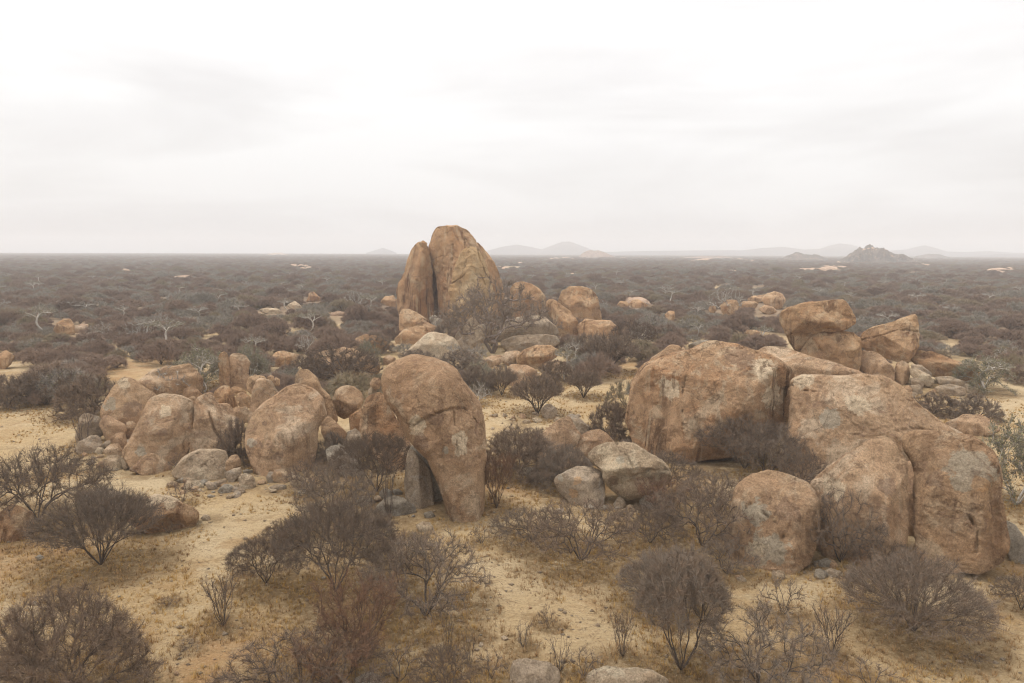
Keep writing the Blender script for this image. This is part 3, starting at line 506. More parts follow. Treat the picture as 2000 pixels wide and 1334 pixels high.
stone('pale flat stones slab before the broad-shouldered boulder', 'M', [(868,625),(920,598),(988,620),(962,648),(888,643)], 1127, 'grey', 4, fac='flat')
stone('lilac-grey stone behind the domed bush, right of the flat stone', 'M', [(1008,622),(1060,598),(1083,630),(1042,648)], 1126, 'slate', 3)
stone('small whitish upright stone before the thumb-shaped boulder', 'M', [(592,628),(625,610),(662,618),(664,662),(600,668)], 1133, 'pale', 3)
# --- twin pillars in the middle distance
rock('left half of the split tower of rock, narrower and leaning inwards', 'F', [(248,505),(263,440),(300,375),(320,300),(350,218),(385,178),(430,175),(448,212),(468,270),(474,380),(484,520),(492,620),(480,700),(400,730),(300,700),(258,610)], 634, 'pil', 6, T=.9, n=2.8, fac='pillar', amp=.9)
rock('dark back wall of the cleft between the two tower halves', 'F', [(455,330),(500,280),(545,330),(550,640),(500,690),(460,640)], 634, 'pil', 4, T=.8, dd=7, fac='pillar')  # unseen rock added behind the slit, bridging both halves to darken it
stone('weathered knob on top of the left half of the split tower', 'F', [(393,183),(420,166),(447,183),(445,208),(408,206)], 634, 'pil', 4, dd=-1)
rock('right half of the split tower of rock, tallest thing on the plain', 'F', [(458,215),(480,130),(510,78),(560,70),(640,70),(702,98),(757,160),(795,240),(815,340),(830,450),(840,560),(830,640),(780,700),(600,710),(555,660),(532,580),(512,420),(488,300)], 634, 'pil', 7, T=.75, n=3.0, fac='pillar', amp=.8, cracks=[[(545,270),(600,278),(640,275),(665,240)],[(600,85),(612,180),(600,270),(606,430)],[(690,110),(680,205)]], cw=.55)
rock('rounded right shoulder of the split tower behind its pale buttress', 'F', [(745,175),(780,180),(822,226),(872,288),(908,350),(928,430),(940,520),(912,640),(850,690),(780,660),(760,500),(750,300)], 632, 'pil', 6, T=.9, fac='pillar', dd=1, cracks=[[(790,230),(840,330),(860,440)]], cw=.6)
rock('rounded buttress against the front of the right tower half', 'F', [(598,490),(618,420),(638,330),(668,240),(720,203),(772,213),(802,290),(842,400),(862,440),(885,520),(870,640),(700,700),(605,660)], 640, 'pil2', 6, T=.6, dd=-10, amp=1.2, fac='pyr', cracks=[[(605,450),(680,400),(745,350),(800,400),(830,460)],[(775,225),(790,300),(830,400)]], cw=.7)
rock('rounded orange boulder behind the gnarled tree, right of the tower', 'F', [(983,570),(990,480),(1020,443),(1060,433),(1120,448),(1172,480),(1208,530),(1215,590),(1185,660),(1080,680),(1000,660)], 640, 'pil', 5)
rock('orange boulder with a flat top, rightmost upright one near the tower', 'F', [(1306,550),(1328,500),(1378,470),(1460,468),(1522,490),(1557,550),(1577,640),(1583,700),(1500,710),(1400,700),(1340,660),(1308,590)], 636, 'och', 5, fac='block')
rock('narrow tilted boulder between the gnarled tree and the flat-topped orange boulder', 'F', [(1217,560),(1258,546),(1300,568),(1382,630),(1422,690),(1435,740),(1428,790),(1340,795),(1285,720),(1235,630)], 657, 'och', 5, fac='slabR')
rock('crumbly orange ledge under the flat-topped orange boulder', 'F', [(1428,725),(1480,680),(1560,688),(1640,688),(1692,740),(1685,800),(1560,815),(1450,800)], 662, 'och', 5, amp=1.6)
rock('pale round-topped boulder at the left foot of the split tower', 'F', [(266,650),(288,612),(330,610),(400,648),(462,690),(455,745),(400,750),(330,775),(280,780),(265,710)], 653, 'och', 5)
stone('brown wedge behind two cream boulders at the tower foot', 'F', [(385,705),(420,683),(470,708),(520,740),(520,780),(440,760),(395,735)], 656, 'tan', 4)
stone('grey oval stone at the left foot of the split tower', 'F', [(463,672),(490,653),(540,678),(573,710),(568,750),(520,755),(478,715)], 650, 'slate', 4)
rock('cream boulder below the pale round-topped boulder', 'F', [(232,805),(300,748),(380,720),(440,728),(473,760),(450,810),(380,840),(260,840)], 672, 'och', 5)
rock('broad cream-crested boulder behind bushes left of centre', 'F', [(300,900),(380,828),(440,778),(500,763),(560,778),(622,800),(652,850),(655,905),(620,960),(400,950),(290,935)], 706, 'pale', 5)
rock('leaning grey slab in the pile before the split tower, upper one', 'F', [(628,805),(660,740),(720,678),(800,638),(835,660),(810,710),(720,790),(675,830)], 683, 'grey', 4, fac='slabL')
rock('leaning grey slab in the pile before the split tower, lower one', 'F', [(636,835),(700,780),(780,718),(852,708),(858,750),(805,840),(740,900),(645,920)], 697, 'grey', 5, fac='slabL')
rock('whale-backed grey-brown rock under the gnarled tree', 'F', [(865,755),(950,698),(1060,668),(1140,653),(1230,678),(1292,730),(1312,780),(1200,800),(1050,805),(900,820)], 677, 'grey', 5, T=.7)
rock('grey-brown slab beneath the whale-backed rock', 'F', [(928,825),(1000,795),(1100,783),(1200,783),(1290,790),(1315,830),(1200,880),(1080,905),(980,890),(935,855)], 689, 'grey', 5)
rock('orange flat boulder cracked in two, lying in front of the whale-backed rock', 'F', [(1028,925),(1080,878),(1160,848),(1240,846),(1305,880),(1295,925),(1220,965),(1170,988),(1100,980),(1038,965)], 718, 'och', 5, fac='over', cracks=[[(1165,860),(1115,905),(1105,975)]])
rock('brown rounded rock left of the cracked orange boulder', 'F', [(917,935),(960,888),(1040,883),(1065,900),(1045,965),(980,980)], 714, 'tan', 4)
rock('low tan rock at the end of the pile, left of the brown rounded rock', 'F', [(795,960),(860,913),(930,913),(945,950),(870,990)], 716, 'tan', 4)
rock('broad tan rock half hidden by brush below the cracked orange boulder', 'F', [(925,1030),(1000,973),(1090,978),(1165,1010),(1160,1090),(1040,1115),(940,1090)], 752, 'tan', 4)
stone('tan stone under the right edge of the cracked orange boulder', 'F', [(1205,975),(1240,953),(1305,943),(1318,985),(1240,1015)], 722, 'tan', 4)
stone('small tan rock in brush above the top of the leaning giant', 'F', [(158,935),(190,910),(242,930),(243,965),(170,970)], 712, 'tan', 4)
rock('rugged rock mass behind the dark gnarled tree in the centre left', 'H', [(38,355),(100,323),(230,318),(330,338),(402,370),(435,400),(448,450),(300,480),(60,440)], 738, 'tan', 5, amp=1.5)
rock('smooth cream dome of rock above the dark gnarled tree', 'H', [(278,295),(300,253),(360,230),(430,238),(482,265),(505,305),(430,345),(300,335)], 692, 'och', 5)
stone('lichen-mottled stone under a bare tree right of the orange ledge', 'F', [(1798,795),(1840,743),(1880,758),(1908,810),(1880,835),(1820,835)], 673, 'slate', 4)
# --- two-headed rock and slabs behind the left outcrop
rock('left head of the two-headed rock column behind the left outcrop', 'B', [(320,350),(325,200),(307,110),(338,50),(375,30),(407,60),(413,130),(425,350),(370,380)], 765, 'och', 5, fac='pillar', T=.5)
rock('right head of the two-headed rock column, broad and moss-tinted', 'B', [(405,360),(408,120),(438,58),(500,50),(572,73),(608,130),(600,190),(590,240),(615,290),(570,360),(480,390)], 762, 'tan', 5, T=.5)
rock('yellowish boulder in brush right of the two-headed rock', 'B', [(798,135),(828,60),(880,28),(932,23),(1002,48),(1085,62),(1060,120),(900,165),(808,160)], 716, 'och', 4)
rock('long pale-crested slab under the green tree behind the left outcrop', 'Nn', [(560,290),(650,218),(740,188),(900,166),(918,180),(985,260),(985,340),(800,385),(680,390),(590,340)], 777, 'tan', 5, fac='flat')
rock('low grey-green rock behind the long pale-crested slab', 'Nn', [(815,155),(900,116),(962,125),(955,155),(850,168)], 735, 'grey', 4)
# --- foreground rocks
rock('half-hidden brown rock with a bleached top by the umbrella-shaped bush', 'K', [(600,420),(700,340),(760,316),(840,328),(902,365),(968,395),(973,420),(942,452),(860,480),(760,492),(670,475)], 1036, 'och', 5, fac='over', T=.7, spots=[(760,335,60,'cream'),(820,345,50,'cream')])
rock('dark brown rock behind the twigs of the umbrella-shaped bush', 'K', [(375,340),(440,288),(520,278),(602,310),(622,400),(400,430)], 1012, 'grey', 4)
rock('rust-brown low rock at the left picture edge under a tangled tree', 'K', [(-40,440),(60,358),(162,400),(172,505),(60,540),(-20,540)], 1056, 'och', 5)
stone('small whitish stone on the sand beside the bleached-top rock', 'K', [(978,432),(1000,410),(1027,420),(1022,442)], 1017, 'pale', 3)
stone('bluish pebble lying alone at the left on orange sand', 'K', [(168,622),(195,606),(217,620),(200,635)], 1094, 'slate', 3)
rock('grey square-shouldered rock at the bottom edge in the middle', 'L', [(843,1165),(858,1115),(950,1105),(1060,1123),(1122,1160),(1128,1215),(1100,1275),(850,1275)], 1346, 'grey', 5, fac='block')
rock('pale smooth rock back rising at the bottom edge right of centre', 'L', [(1255,1235),(1290,1178),(1380,1152),(1500,1152),(1622,1170),(1725,1215),(1740,1290),(1255,1290)], 1350, 'pale', 5, fac='dome')
rock('grey rock among twigs at the bottom edge left of centre', 'L', [(-20,1210),(60,1176),(122,1200),(145,1275),(-10,1280)], 1348, 'slate', 4)
# --- far boulders on the plain
for lab, ck, pp, g_, mt in (
    ('tan dome of rock alone in the left plain beside a pale-barked tree', 'J', [(253,452),(275,403),(310,383),(345,386),(367,415),(362,455),(300,465)], 655, 'och'),
    ('low crumbly rock touching the lone tan dome in the left plain', 'J', [(360,425),(400,404),(432,408),(430,442),(368,450)], 650, 'pink'),
    ('tan rock cut by the left picture edge before dark brush', 'J', [(-25,565),(30,538),(70,565),(52,602),(0,630)], 721, 'och'),
    ('reddish boulder peeping from behind the left foot of the split tower', 'J', [(1858,302),(1880,273),(1920,268),(1938,290),(1933,325)], 602, 'pil'),
    ('reddish round-topped boulder far out left of the split tower', 'J', [(1498,292),(1508,258),(1530,252),(1562,275),(1578,295)], 589, 'pil'),
    ('flat pale yellow rock sheet in the plain left of the tower', 'J', [(1262,340),(1300,328),(1360,333),(1388,355),(1320,360)], 613, 'pale'),
    ('small humped yellow rock just behind the flat pale rock sheet', 'J', [(1402,318),(1440,293),(1483,328),(1440,335)], 604, 'pale'),
    ('low pale rocks in brush between the tower and the flat rock sheet', 'J', [(1610,355),(1650,343),(1690,350),(1680,368),(1620,370)], 617, 'pink'),
    ('left lump of the small far pair right of the orange boulders', 'I', [(248,155),(270,123),(330,128),(352,155),(322,190),(278,188)], 602, 'och'),
    ('bigger orange lump of the small far pair right of the orange boulders', 'I', [(348,155),(380,113),(430,108),(470,138),(518,158),(500,178),(400,180)], 601, 'och'),
    ('left crumbly rock of the far heap above the cracked dome', 'I', [(1138,165),(1190,118),(1280,118),(1303,165),(1272,228),(1180,240),(1148,205)], 615, 'och'),
    ('middle rock of the far heap above the cracked dome', 'I', [(1288,165),(1340,128),(1440,128),(1473,150),(1442,190),(1300,200)], 606, 'och'),
    ('biggest rounded rock of the far heap above the cracked dome', 'I', [(1498,115),(1540,58),(1620,40),(1682,68),(1713,110),(1692,170),(1620,200),(1540,165)], 604, 'och'),
    ('flat back rock of the far heap above the cracked dome', 'I', [(1378,105),(1420,78),(1535,68),(1520,130),(1400,135)], 592, 'och'),
    ('dark low rock at the front of the far heap above the cracked dome', 'I', [(1468,195),(1530,158),(1600,178),(1635,220),(1560,240)], 614, 'tan'),
    ('small tan rock left of the far heap by a whitish tree', 'I', [(1038,195),(1060,158),(1100,163),(1108,205),(1070,228)], 611, 'och'),
    ('yellowish rock in brush above the cracked dome, far left one', 'I', [(658,245),(700,208),(742,213),(753,275),(700,298)], 627, 'och'),
    ('flat orange rock in brush above the cracked dome, by a thin pale tree', 'I', [(1348,402),(1380,376),(1462,376),(1503,395),(1450,416),(1370,420)], 655, 'och'),
    ('flat grey lichen-covered rock just behind the cracked dome', 'I', [(865,505),(960,468),(1040,463),(1055,485),(945,516),(870,528)], 682, 'slate'),
):
    rock(lab, ck, pp, g_, mt, 4, amp=1.4, T=.8)

# --- angular rubble lying around the feet of the outcrops
_rub = []
for s_ in range(6):
    v, f = ico(2); rg = np.random.default_rng(900 + s_); w_ = v.copy()
    for _ in range(9):
        nrm = rg.normal(0, 1, 3); nrm /= np.linalg.norm(nrm); dd_ = rg.uniform(0.45, 0.8); over = np.maximum(0, w_ @ nrm - dd_); w_ -= over[:, None] * nrm
    w_ = w_ * np.array([1.15, 0.9, 0.75]) * (1 + 0.05 * noise3(w_ * 3 + s_, 5))[:, None]; _rub.append(mesh_np('rubble_mesh', w_, f, 3, False))
for i_, me_ in enumerate(_rub): me_.materials.append((M_GREY, M_TAN, M_PALE, M_GREY, M_TAN, M_SLATE)[i_])
def rubble(px0, px1, py0, py1, n, label, group, smin=.07, smax=.30):
    for _ in range(n):
        px, py = RNG.uniform(px0, px1), RNG.uniform(py0, py1); p = at(px, py); s_ = smin + (smax - smin) * RNG.uniform() ** 2.2
        o = link('rubble_stone', _rub[int(RNG.integers(0, 6))]); o.location = (p[0], p[1], p[2] + s_ * .22); o.scale = (s_, s_ * RNG.uniform(.7, 1.1), s_ * RNG.uniform(.6, 1)); o.rotation_euler = (RNG.uniform(-.3, .3), RNG.uniform(-.3, .3), RNG.uniform(0, 6.28))
        tag(o, label, 'stone', group)
rubble(150, 260, 862, 918, 30, 'small angular rubble stone at the far left foot of the outcrop', 'rubble at the far left foot', .1, .42)
rubble(330, 480, 940, 972, 34, 'small angular rubble stone before the creased cream rock', 'rubble before the creased rock', .08, .36)
rubble(480, 620, 928, 966, 26, 'small angular rubble stone below the great egg boulder', 'rubble below the egg boulder')
rubble(640, 860, 975, 1025, 22, 'small angular rubble stone around the cave mouth', 'rubble around the cave mouth')
rubble(1090, 1330, 975, 1010, 22, 'small angular rubble stone under the pale tilted boulder', 'rubble under the tilted boulder')
rubble(1440, 1700, 1095, 1135, 22, 'small angular rubble stone before the thumb-shaped boulder', 'rubble before the thumb boulder')
rubble(1720, 1960, 1095, 1120, 12, 'small angular rubble stone at the foot of the square boulder', 'rubble at the square boulder')
rubble(960, 1150, 805, 845, 30, 'small pale rubble stone on the open grass in the centre', 'rubble on the open grass', .1, .4)
rubble(1690, 1900, 745, 790, 22, 'small rubble stone below the slabs at the right', 'rubble below the slabs', .15, .6)
rubble(880, 1100, 690, 730, 24, 'small rubble stone in front of the tower pile', 'rubble before the tower pile', .2, .8)
rubble(0, 900, 1060, 1320, 30, 'small lone stone lying on the open sand at the lower left', 'lone stones on the lower left sand', .03, .13)
rubble(900, 2000, 1060, 1320, 40, 'small lone stone lying on the open sand at the lower right', 'lone stones on the lower right sand', .03, .13)

# ------------------------------------------------------------------ leafless bushes and trees
def grow(kind, ntip, rng, w=1.0, h=1.0, alpha=0.6, stems=4, gnarl=0.08, lean=(0, 0)):
    """branch skeleton inside a crown envelope: nodes, parents"""
    tips = []
    while len(tips) < ntip:
        a = rng.uniform(0, 2 * np.pi); u = math.sqrt(rng.uniform(0, 1)); z = None
        if kind == 'umbrella':                 # vase below, low dome above
            top = 1 - 0.42 * u ** 2.6; low = 0.22 + 0.30 * u; z = low + (top - low) * rng.beta(2.2, 1.0)
        elif kind == 'dome':
            top = 1 - 0.62 * u ** 2.4; low = 0.20 + 0.14 * u; z = low + (top - low) * rng.beta(1.6, 1.0)
        elif kind == 'ball':
            top = math.sqrt(max(0, 1 - u ** 2)) * 1.0; z = top * rng.beta(2.0, 0.9) + 0.03
        elif kind == 'open':                   # gnarled, open, wide
            top = 1 - 0.45 * u ** 2; low = 0.10 + 0.22 * u; z = low + (top - low) * rng.beta(1.4, 1.0)
        elif kind == 'broom':
            z = rng.beta(2.2, 1.0); u = u * (0.18 + 0.82 * z ** 0.8)
        elif kind == 'tree':                   # clear stem, forked flat crown
            top = 1 - 0.30 * u ** 2; low = 0.55 + 0.25 * u; z = low + (top - low) * rng.uniform(0, 1)
        if rng.uniform() < 0.25 and kind != 'broom': u *= rng.uniform(0.96, 1.14); z *= rng.uniform(0.95, 1.07)
        tips.append((w * u * math.cos(a) + lean[0] * z, w * u * math.sin(a) + lean[1] * z, z * h))
    tips = np.array(tips)
    lob = fbm(tips / max(w, h) * 2.2 + rng.uniform(0, 50), 2, 3)        # gaps and lobes
    keep = lob > np.quantile(lob, 0.30 if kind == 'open' else 0.07 if kind in ('dome', 'umbrella') else 0.18); tips = tips[keep]
    tips = tips[np.argsort(np.linalg.norm(tips, axis=1))]
    nodes, par, plen, dirs = [np.zeros(3)], [-1], [0.0], [np.array([0, 0, 1.0])]
    def add(p, q, d):
        nodes.append(p); par.append(q); plen.append(plen[q] + np.linalg.norm(p - nodes[q])); dirs.append(d / (np.linalg.norm(d) + 1e-9)); return len(nodes) - 1
    if kind == 'tree':
        q = 0; k = 6; bx, by = rng.uniform(-.06, .06, 2) * h * 2
        for i in range(1, k + 1):
            p = np.array([bx * math.sin(i * .8), by * math.sin(i * .6 + 1) , 0.42 * h * i / k]); q = add(p, q, p - nodes[q])
    else:
        for s_ in range(stems):
            a = 2 * np.pi * (s_ + rng.uniform(-.3, .3)) / stems; q = 0; d = np.array([math.cos(a) * .75, math.sin(a) * .75, 1.0]) * (1 if kind != 'open' else 0.8)
            for i in range(3): q = add(nodes[q] + d / np.linalg.norm(d) * 0.09 * h + rng.normal(0, gnarl * 0.10 * h, 3), q, d)
    NA = np.zeros((ntip * 8 + 64, 3)); PL = np.zeros(len(NA)); m = len(nodes); NA[:m] = nodes; PL[:m] = plen
    for tp in tips:
        dd = NA[:m] - tp; dist = np.sqrt((dd ** 2).sum(1)); bad = NA[:m, 2] > tp[2] + 0.25 * h
        c = dist + alpha * PL[:m] + bad * 3; q = int(np.argmin(c)); a = nodes[q]; ln = dist[q]
        ctrl = a + dirs[q] * 0.42 * ln + rng.normal(0, gnarl * ln, 3); k = max(1, min(6, int(ln / (0.11 * max(h, w)) + 1)))
        prev = q
        for i in range(1, k + 1):
            s_ = i / k; p = (1 - s_) ** 2 * a + 2 * s_ * (1 - s_) * ctrl + s_ * s_ * tp
            if i < k: p = p + rng.normal(0, gnarl * 0.35 * ln / k, 3)
            prev = add(p, prev, p - nodes[prev]); NA[m] = p; PL[m] = plen[-1]; m += 1
    return np.array(nodes), np.array(par), np.array(dirs)

def tubes(p0, p1, r0, r1, side=3):
    d = p1 - p0; d = d / (np.linalg.norm(d, axis=1)[:, None] + 1e-9)
    ref = np.where(np.abs(d[:, 2:3]) > 0.9, np.array([[1.0, 0, 0]]), np.array([[0, 0, 1.0]]))
    u = np.cross(d, ref); u /= np.linalg.norm(u, axis=1)[:, None] + 1e-9; v = np.cross(d, u)
    V = np.zeros((len(p0), 2 * side, 3))
    for k in range(side):
        a = 2 * np.pi * k / side; o = math.cos(a) * u + math.sin(a) * v
        V[:, k] = p0 + o * r0[:, None]; V[:, side + k] = p1 + o * r1[:, None]
    b = (np.arange(len(p0)) * 2 * side)[:, None]
    F = []
    for k in range(side):
        k2 = (k + 1) % side; F += [b + np.array([[k, k2, side + k2]]), b + np.array([[k, side + k2, side + k]])]
    return V.reshape(-1, 3), np.concatenate(F)
def spikes(base, d, ln, r, rng):
    d = d / (np.linalg.norm(d, axis=1)[:, None] + 1e-9); a = rng.normal(0, 1, d.shape); u = np.cross(d, a); u /= np.linalg.norm(u, axis=1)[:, None] + 1e-9; v = np.cross(d, u)
    V = np.stack([base - u * r[:, None], base + u * r[:, None], base + d * ln[:, None]], 1)
    return V.reshape(-1, 3), np.arange(3 * len(base)).reshape(-1, 3)
def leaves(pts, sz, rng):
    n = len(pts); a = rng.normal(0, 1, (n, 3)); b = rng.normal(0, 1, (n, 3)); a /= np.linalg.norm(a, axis=1)[:, None]; b /= np.linalg.norm(b, axis=1)[:, None]
    s = sz * rng.uniform(0.6, 1.4, n)[:, None]; V = np.stack([pts - a * s, pts + a * s, pts + b * s], 1)
    return V.reshape(-1, 3), np.arange(3 * n).reshape(-1, 3)

def bush_meshes(kind, w, h, ntip, nspk, seed, rt=0.006, spl=0.28, rs=0.0045, alpha=0.6, stems=4, gnarl=0.08, nleaf=0, leafsz=0.03, lean=(0, 0), up=0.35, thick=1.0):
    rng = np.random.default_rng(seed)
    nd, par, dr = grow(kind, ntip, rng, w, h, alpha, stems, gnarl, lean)
    n = len(nd); cnt = np.ones(n)
    ch = np.bincount(par[1:], minlength=n); cnt[ch > 0] = 0
    for i in range(n - 1, 0, -1): cnt[par[i]] += cnt[i]
    rad = rt * thick * cnt ** 0.47; rad[0] = rad[1:].max() if kind == 'tree' else rt * thick * (cnt[0] / max(1, stems)) ** 0.47
    i = np.arange(1, n); k = i
    V, F = tubes(nd[par[k]], nd[k] + (nd[k] - nd[par[k]]) * 0.06, np.minimum(rad[par[k]], rad[k] * 1.5), rad[k])
    me1 = mesh_np('branch_mesh', V, F)
    out = k[cnt[k] <= max(3, ntip * 0.02)]
    pick = rng.choice(out, nspk); s_ = rng.uniform(0, 1, nspk)[:, None]
    bp = nd[par[pick]] * (1 - s_) + nd[pick] * s_
    d = dr[pick] * 0.9 + rng.normal(0, 0.80, (nspk, 3)) + np.array([0, 0, up])
    ln = spl * rng.uniform(0.45, 1.35, nspk)
    V, F = spikes(bp, d, ln, np.full(nspk, rs), rng)
    # second order: thinner side twigs near the ends of the first
    m2 = nspk // 2; pk = rng.integers(0, nspk, m2); dn = d[pk] / np.linalg.norm(d[pk], axis=1)[:, None]
    b2 = bp[pk] + dn * (ln[pk] * rng.uniform(0.2, 0.7, m2))[:, None]
    V2, F2 = spikes(b2, dn + rng.normal(0, 0.6, (m2, 3)), ln[pk] * 0.55, np.full(m2, rs * 0.8), rng)
    F2 = F2 + len(V); V = np.concatenate([V, V2]); F = np.concatenate([F, F2])
    me2 = mesh_np('twig_mesh', V, F); me3 = None
    if nleaf:
        pl_ = rng.integers(0, nspk, nleaf); dn = d[pl_] / np.linalg.norm(d[pl_], axis=1)[:, None]
        V, F = leaves(bp[pl_] + dn * (ln[pl_] * rng.uniform(0.2, 1, nleaf))[:, None] + rng.normal(0, 0.02, (nleaf, 3)), leafsz, rng)
        me3 = mesh_np('leaf_mesh', V, F)
    return me1, me2, me3
BUSHES = []
LITTER = []
def place_bush(ms, mats, name, label, cat, loc, sc, rz, group=None):
    root = bpy.data.objects.new(name, None); COL.objects.link(root); root.location = loc; root.scale = sc; root.rotation_euler = (0, 0, rz)
    root.empty_display_size = 0.2; tag(root, label, cat, group)
    for nm, me, mt in zip(('trunk', 'crown', 'leaves'), ms, mats):
        if me is None: continue
        link(nm, me, root, None, mt)
    return root
def copy_bush(src, loc, sc, rz, label, group=None):
    r = src.copy(); COL.objects.link(r); r.location = loc; r.scale = sc; r.rotation_euler = (0, 0, rz); r['label'] = label
    if group: r['group'] = group
    elif 'group' in r: del r['group']
    for c in src.children:
        d = c.copy(); COL.objects.link(d); d.parent = r
    return r
PROTO = {}
DARK = (M_BARK, M_TWIG, M_LEAFG); DARKER = (M_BARK, M_TWIGD, M_LEAFG); RED = (M_BARK, M_TWIGR, M_LEAFG)
PALE = (M_BARKW, M_TWIGW, M_LEAFG); GREEN = (M_BARKW, M_TWIGW, M_LEAFB); GREY = (M_BARK, M_TWIG, M_LEAFG)
def bush(key, x, y, wpx, hpx, label, name='thorn_bush', cat='bush', rz=None, group=None, sink=0.03, gy=None):
    """a bush whose stem meets the ground at photograph pixel (x, y), wpx wide and hpx tall"""
    p = at(x, gy or y); dep = (p - EYE) @ FWD; W_ = wpx * dep / FPX / 2; H_ = hpx * dep / FPX / math.cos(0.25)
    kind, w, h, prm, mats = SPEC[key]
    if key not in PROTO:
        ms = bush_meshes(kind, w, h, **prm); rz_ = 0.0 if rz is None else rz
        o = place_bush(ms, mats, name, label, cat, (p[0], p[1], p[2] - sink), (W_ / w, W_ / w, H_ / h), rz_, group); PROTO[key] = o
    else:
        o = copy_bush(PROTO[key], (p[0], p[1], p[2] - sink), (W_ / w, W_ / w, H_ / h), random.uniform(0, 6.28) if rz is None else rz, label, group); o.name = name
    LITTER.append((p[0], p[1], W_)); return o
SPEC = {
    'umb1': ('umbrella', 2.1, 2.3, dict(ntip=950, nspk=19000, seed=1, alpha=0.85, stems=6, gnarl=0.04, spl=0.25, rt=0.0032, rs=0.0050, up=0.5), DARKER),
    'dome1': ('dome', 2.2, 2.4, dict(ntip=1100, nspk=26000, seed=2, alpha=0.85, stems=7, gnarl=0.04, spl=0.24, rt=0.0030, rs=0.0050, up=0.45), DARK),
    'ball1': ('ball', 2.2, 2.6, dict(ntip=1000, nspk=27000, seed=3, alpha=0.6, stems=9, gnarl=0.07, spl=0.28, rt=0.0034, rs=0.0052), DARK),
    'open1': ('open', 2.3, 2.4, dict(ntip=620, nspk=9000, seed=4, alpha=0.35, stems=4, gnarl=0.14, spl=0.26, rs=0.0056, thick=1.35, rt=0.0045), DARK),
    'open2': ('open', 2.2, 2.6, dict(ntip=680, nspk=10500, seed=5, alpha=0.40, stems=5, gnarl=0.13, spl=0.25, rs=0.0056, thick=1.3, rt=0.0045), DARK),
    'open3': ('open', 2.6, 2.2, dict(ntip=760, nspk=10500, seed=6, alpha=0.45, stems=5, gnarl=0.13, spl=0.27, rs=0.0058, thick=1.25, rt=0.0042), DARKER),
    'dens1': ('umbrella', 2.4, 2.4, dict(ntip=850, nspk=16000, seed=7, alpha=0.5, stems=5, gnarl=0.10, spl=0.27, rt=0.0038, rs=0.0052), DARKER),
    'broom1': ('broom', 0.8, 1.6, dict(ntip=90, nspk=1100, seed=8, alpha=0.9, stems=9, gnarl=0.03, spl=0.22, rt=0.005, rs=0.005, thick=1.2), DARK),
    'broom2': ('umbrella', 1.4, 2.8, dict(ntip=700, nspk=19000, seed=9, alpha=0.6, stems=10, gnarl=0.08, spl=0.26, rt=0.0034, rs=0.005), DARK),
    'red1': ('broom', 1.6, 2.0, dict(ntip=330, nspk=5200, seed=10, alpha=0.7, stems=12, gnarl=0.06, spl=0.25, rt=0.0045, rs=0.005, thick=1.0), RED),
    'sprig1': ('open', 0.5, 0.6, dict(ntip=60, nspk=420, seed=12, alpha=0.6, stems=5, gnarl=0.12, spl=0.12, rs=0.004, rt=0.0035, thick=0.9), DARK),
    'sprig2': ('broom', 0.45, 1.0, dict(ntip=34, nspk=240, seed=13, alpha=0.9, stems=7, gnarl=0.06, spl=0.16, rt=0.0045, thick=1.0), DARK),
    'umbM': ('umbrella', 2.0, 2.3, dict(ntip=420, nspk=8500, seed=14, alpha=0.85, stems=7, gnarl=0.04, spl=0.30, rt=0.0068, rs=0.011, up=0.5), DARK),
    'gnarM': ('open', 3.2, 3.6, dict(ntip=560, nspk=5200, seed=15, alpha=0.3, stems=3, gnarl=0.15, spl=0.40, rt=0.011, rs=0.013, thick=1.4), (M_BARKM, M_TWIG, M_LEAFG)),
    'gnarM2': ('open', 2.8, 2.6, dict(ntip=400, nspk=6500, seed=16, alpha=0.35, stems=4, gnarl=0.13, spl=0.34, rt=0.0085, rs=0.012, thick=1.3), DARKER),
    'ballM': ('ball', 2.0, 2.0, dict(ntip=320, nspk=9500, seed=17, alpha=0.55, stems=8, gnarl=0.07, spl=0.32, rt=0.007, rs=0.011), DARK),
    'pale1': ('tree', 1.5, 3.6, dict(ntip=80, nspk=900, seed=18, alpha=0.35, gnarl=0.12, spl=0.30, rt=0.015, rs=0.014, thick=1.35, nleaf=900, leafsz=0.045), PALE),
    'pale2': ('tree', 1.7, 3.2, dict(ntip=90, nspk=900, seed=19, alpha=0.30, gnarl=0.14, spl=0.32, rt=0.016, rs=0.014, thick=1.35), PALE),
    'palebare': ('open', 1.9, 2.2, dict(ntip=130, nspk=1100, seed=20, alpha=0.35, stems=4, gnarl=0.13, spl=0.34, rt=0.014, rs=0.015, thick=1.4), PALE),
    'green1': ('ball', 2.0, 2.6, dict(ntip=160, nspk=4200, seed=21, alpha=0.45, stems=4, gnarl=0.10, spl=0.34, rt=0.010, rs=0.010, nleaf=9000, leafsz=0.04), (M_BARKW, M_TWIGW, M_LEAFG)),
    'green2': ('ball', 2.0, 2.4, dict(ntip=220, nspk=6500, seed=22, alpha=0.45, stems=5, gnarl=0.10, spl=0.28, rt=0.006, rs=0.006, nleaf=12000, leafsz=0.024), (M_BARK, M_TWIG, M_LEAFG)),
}
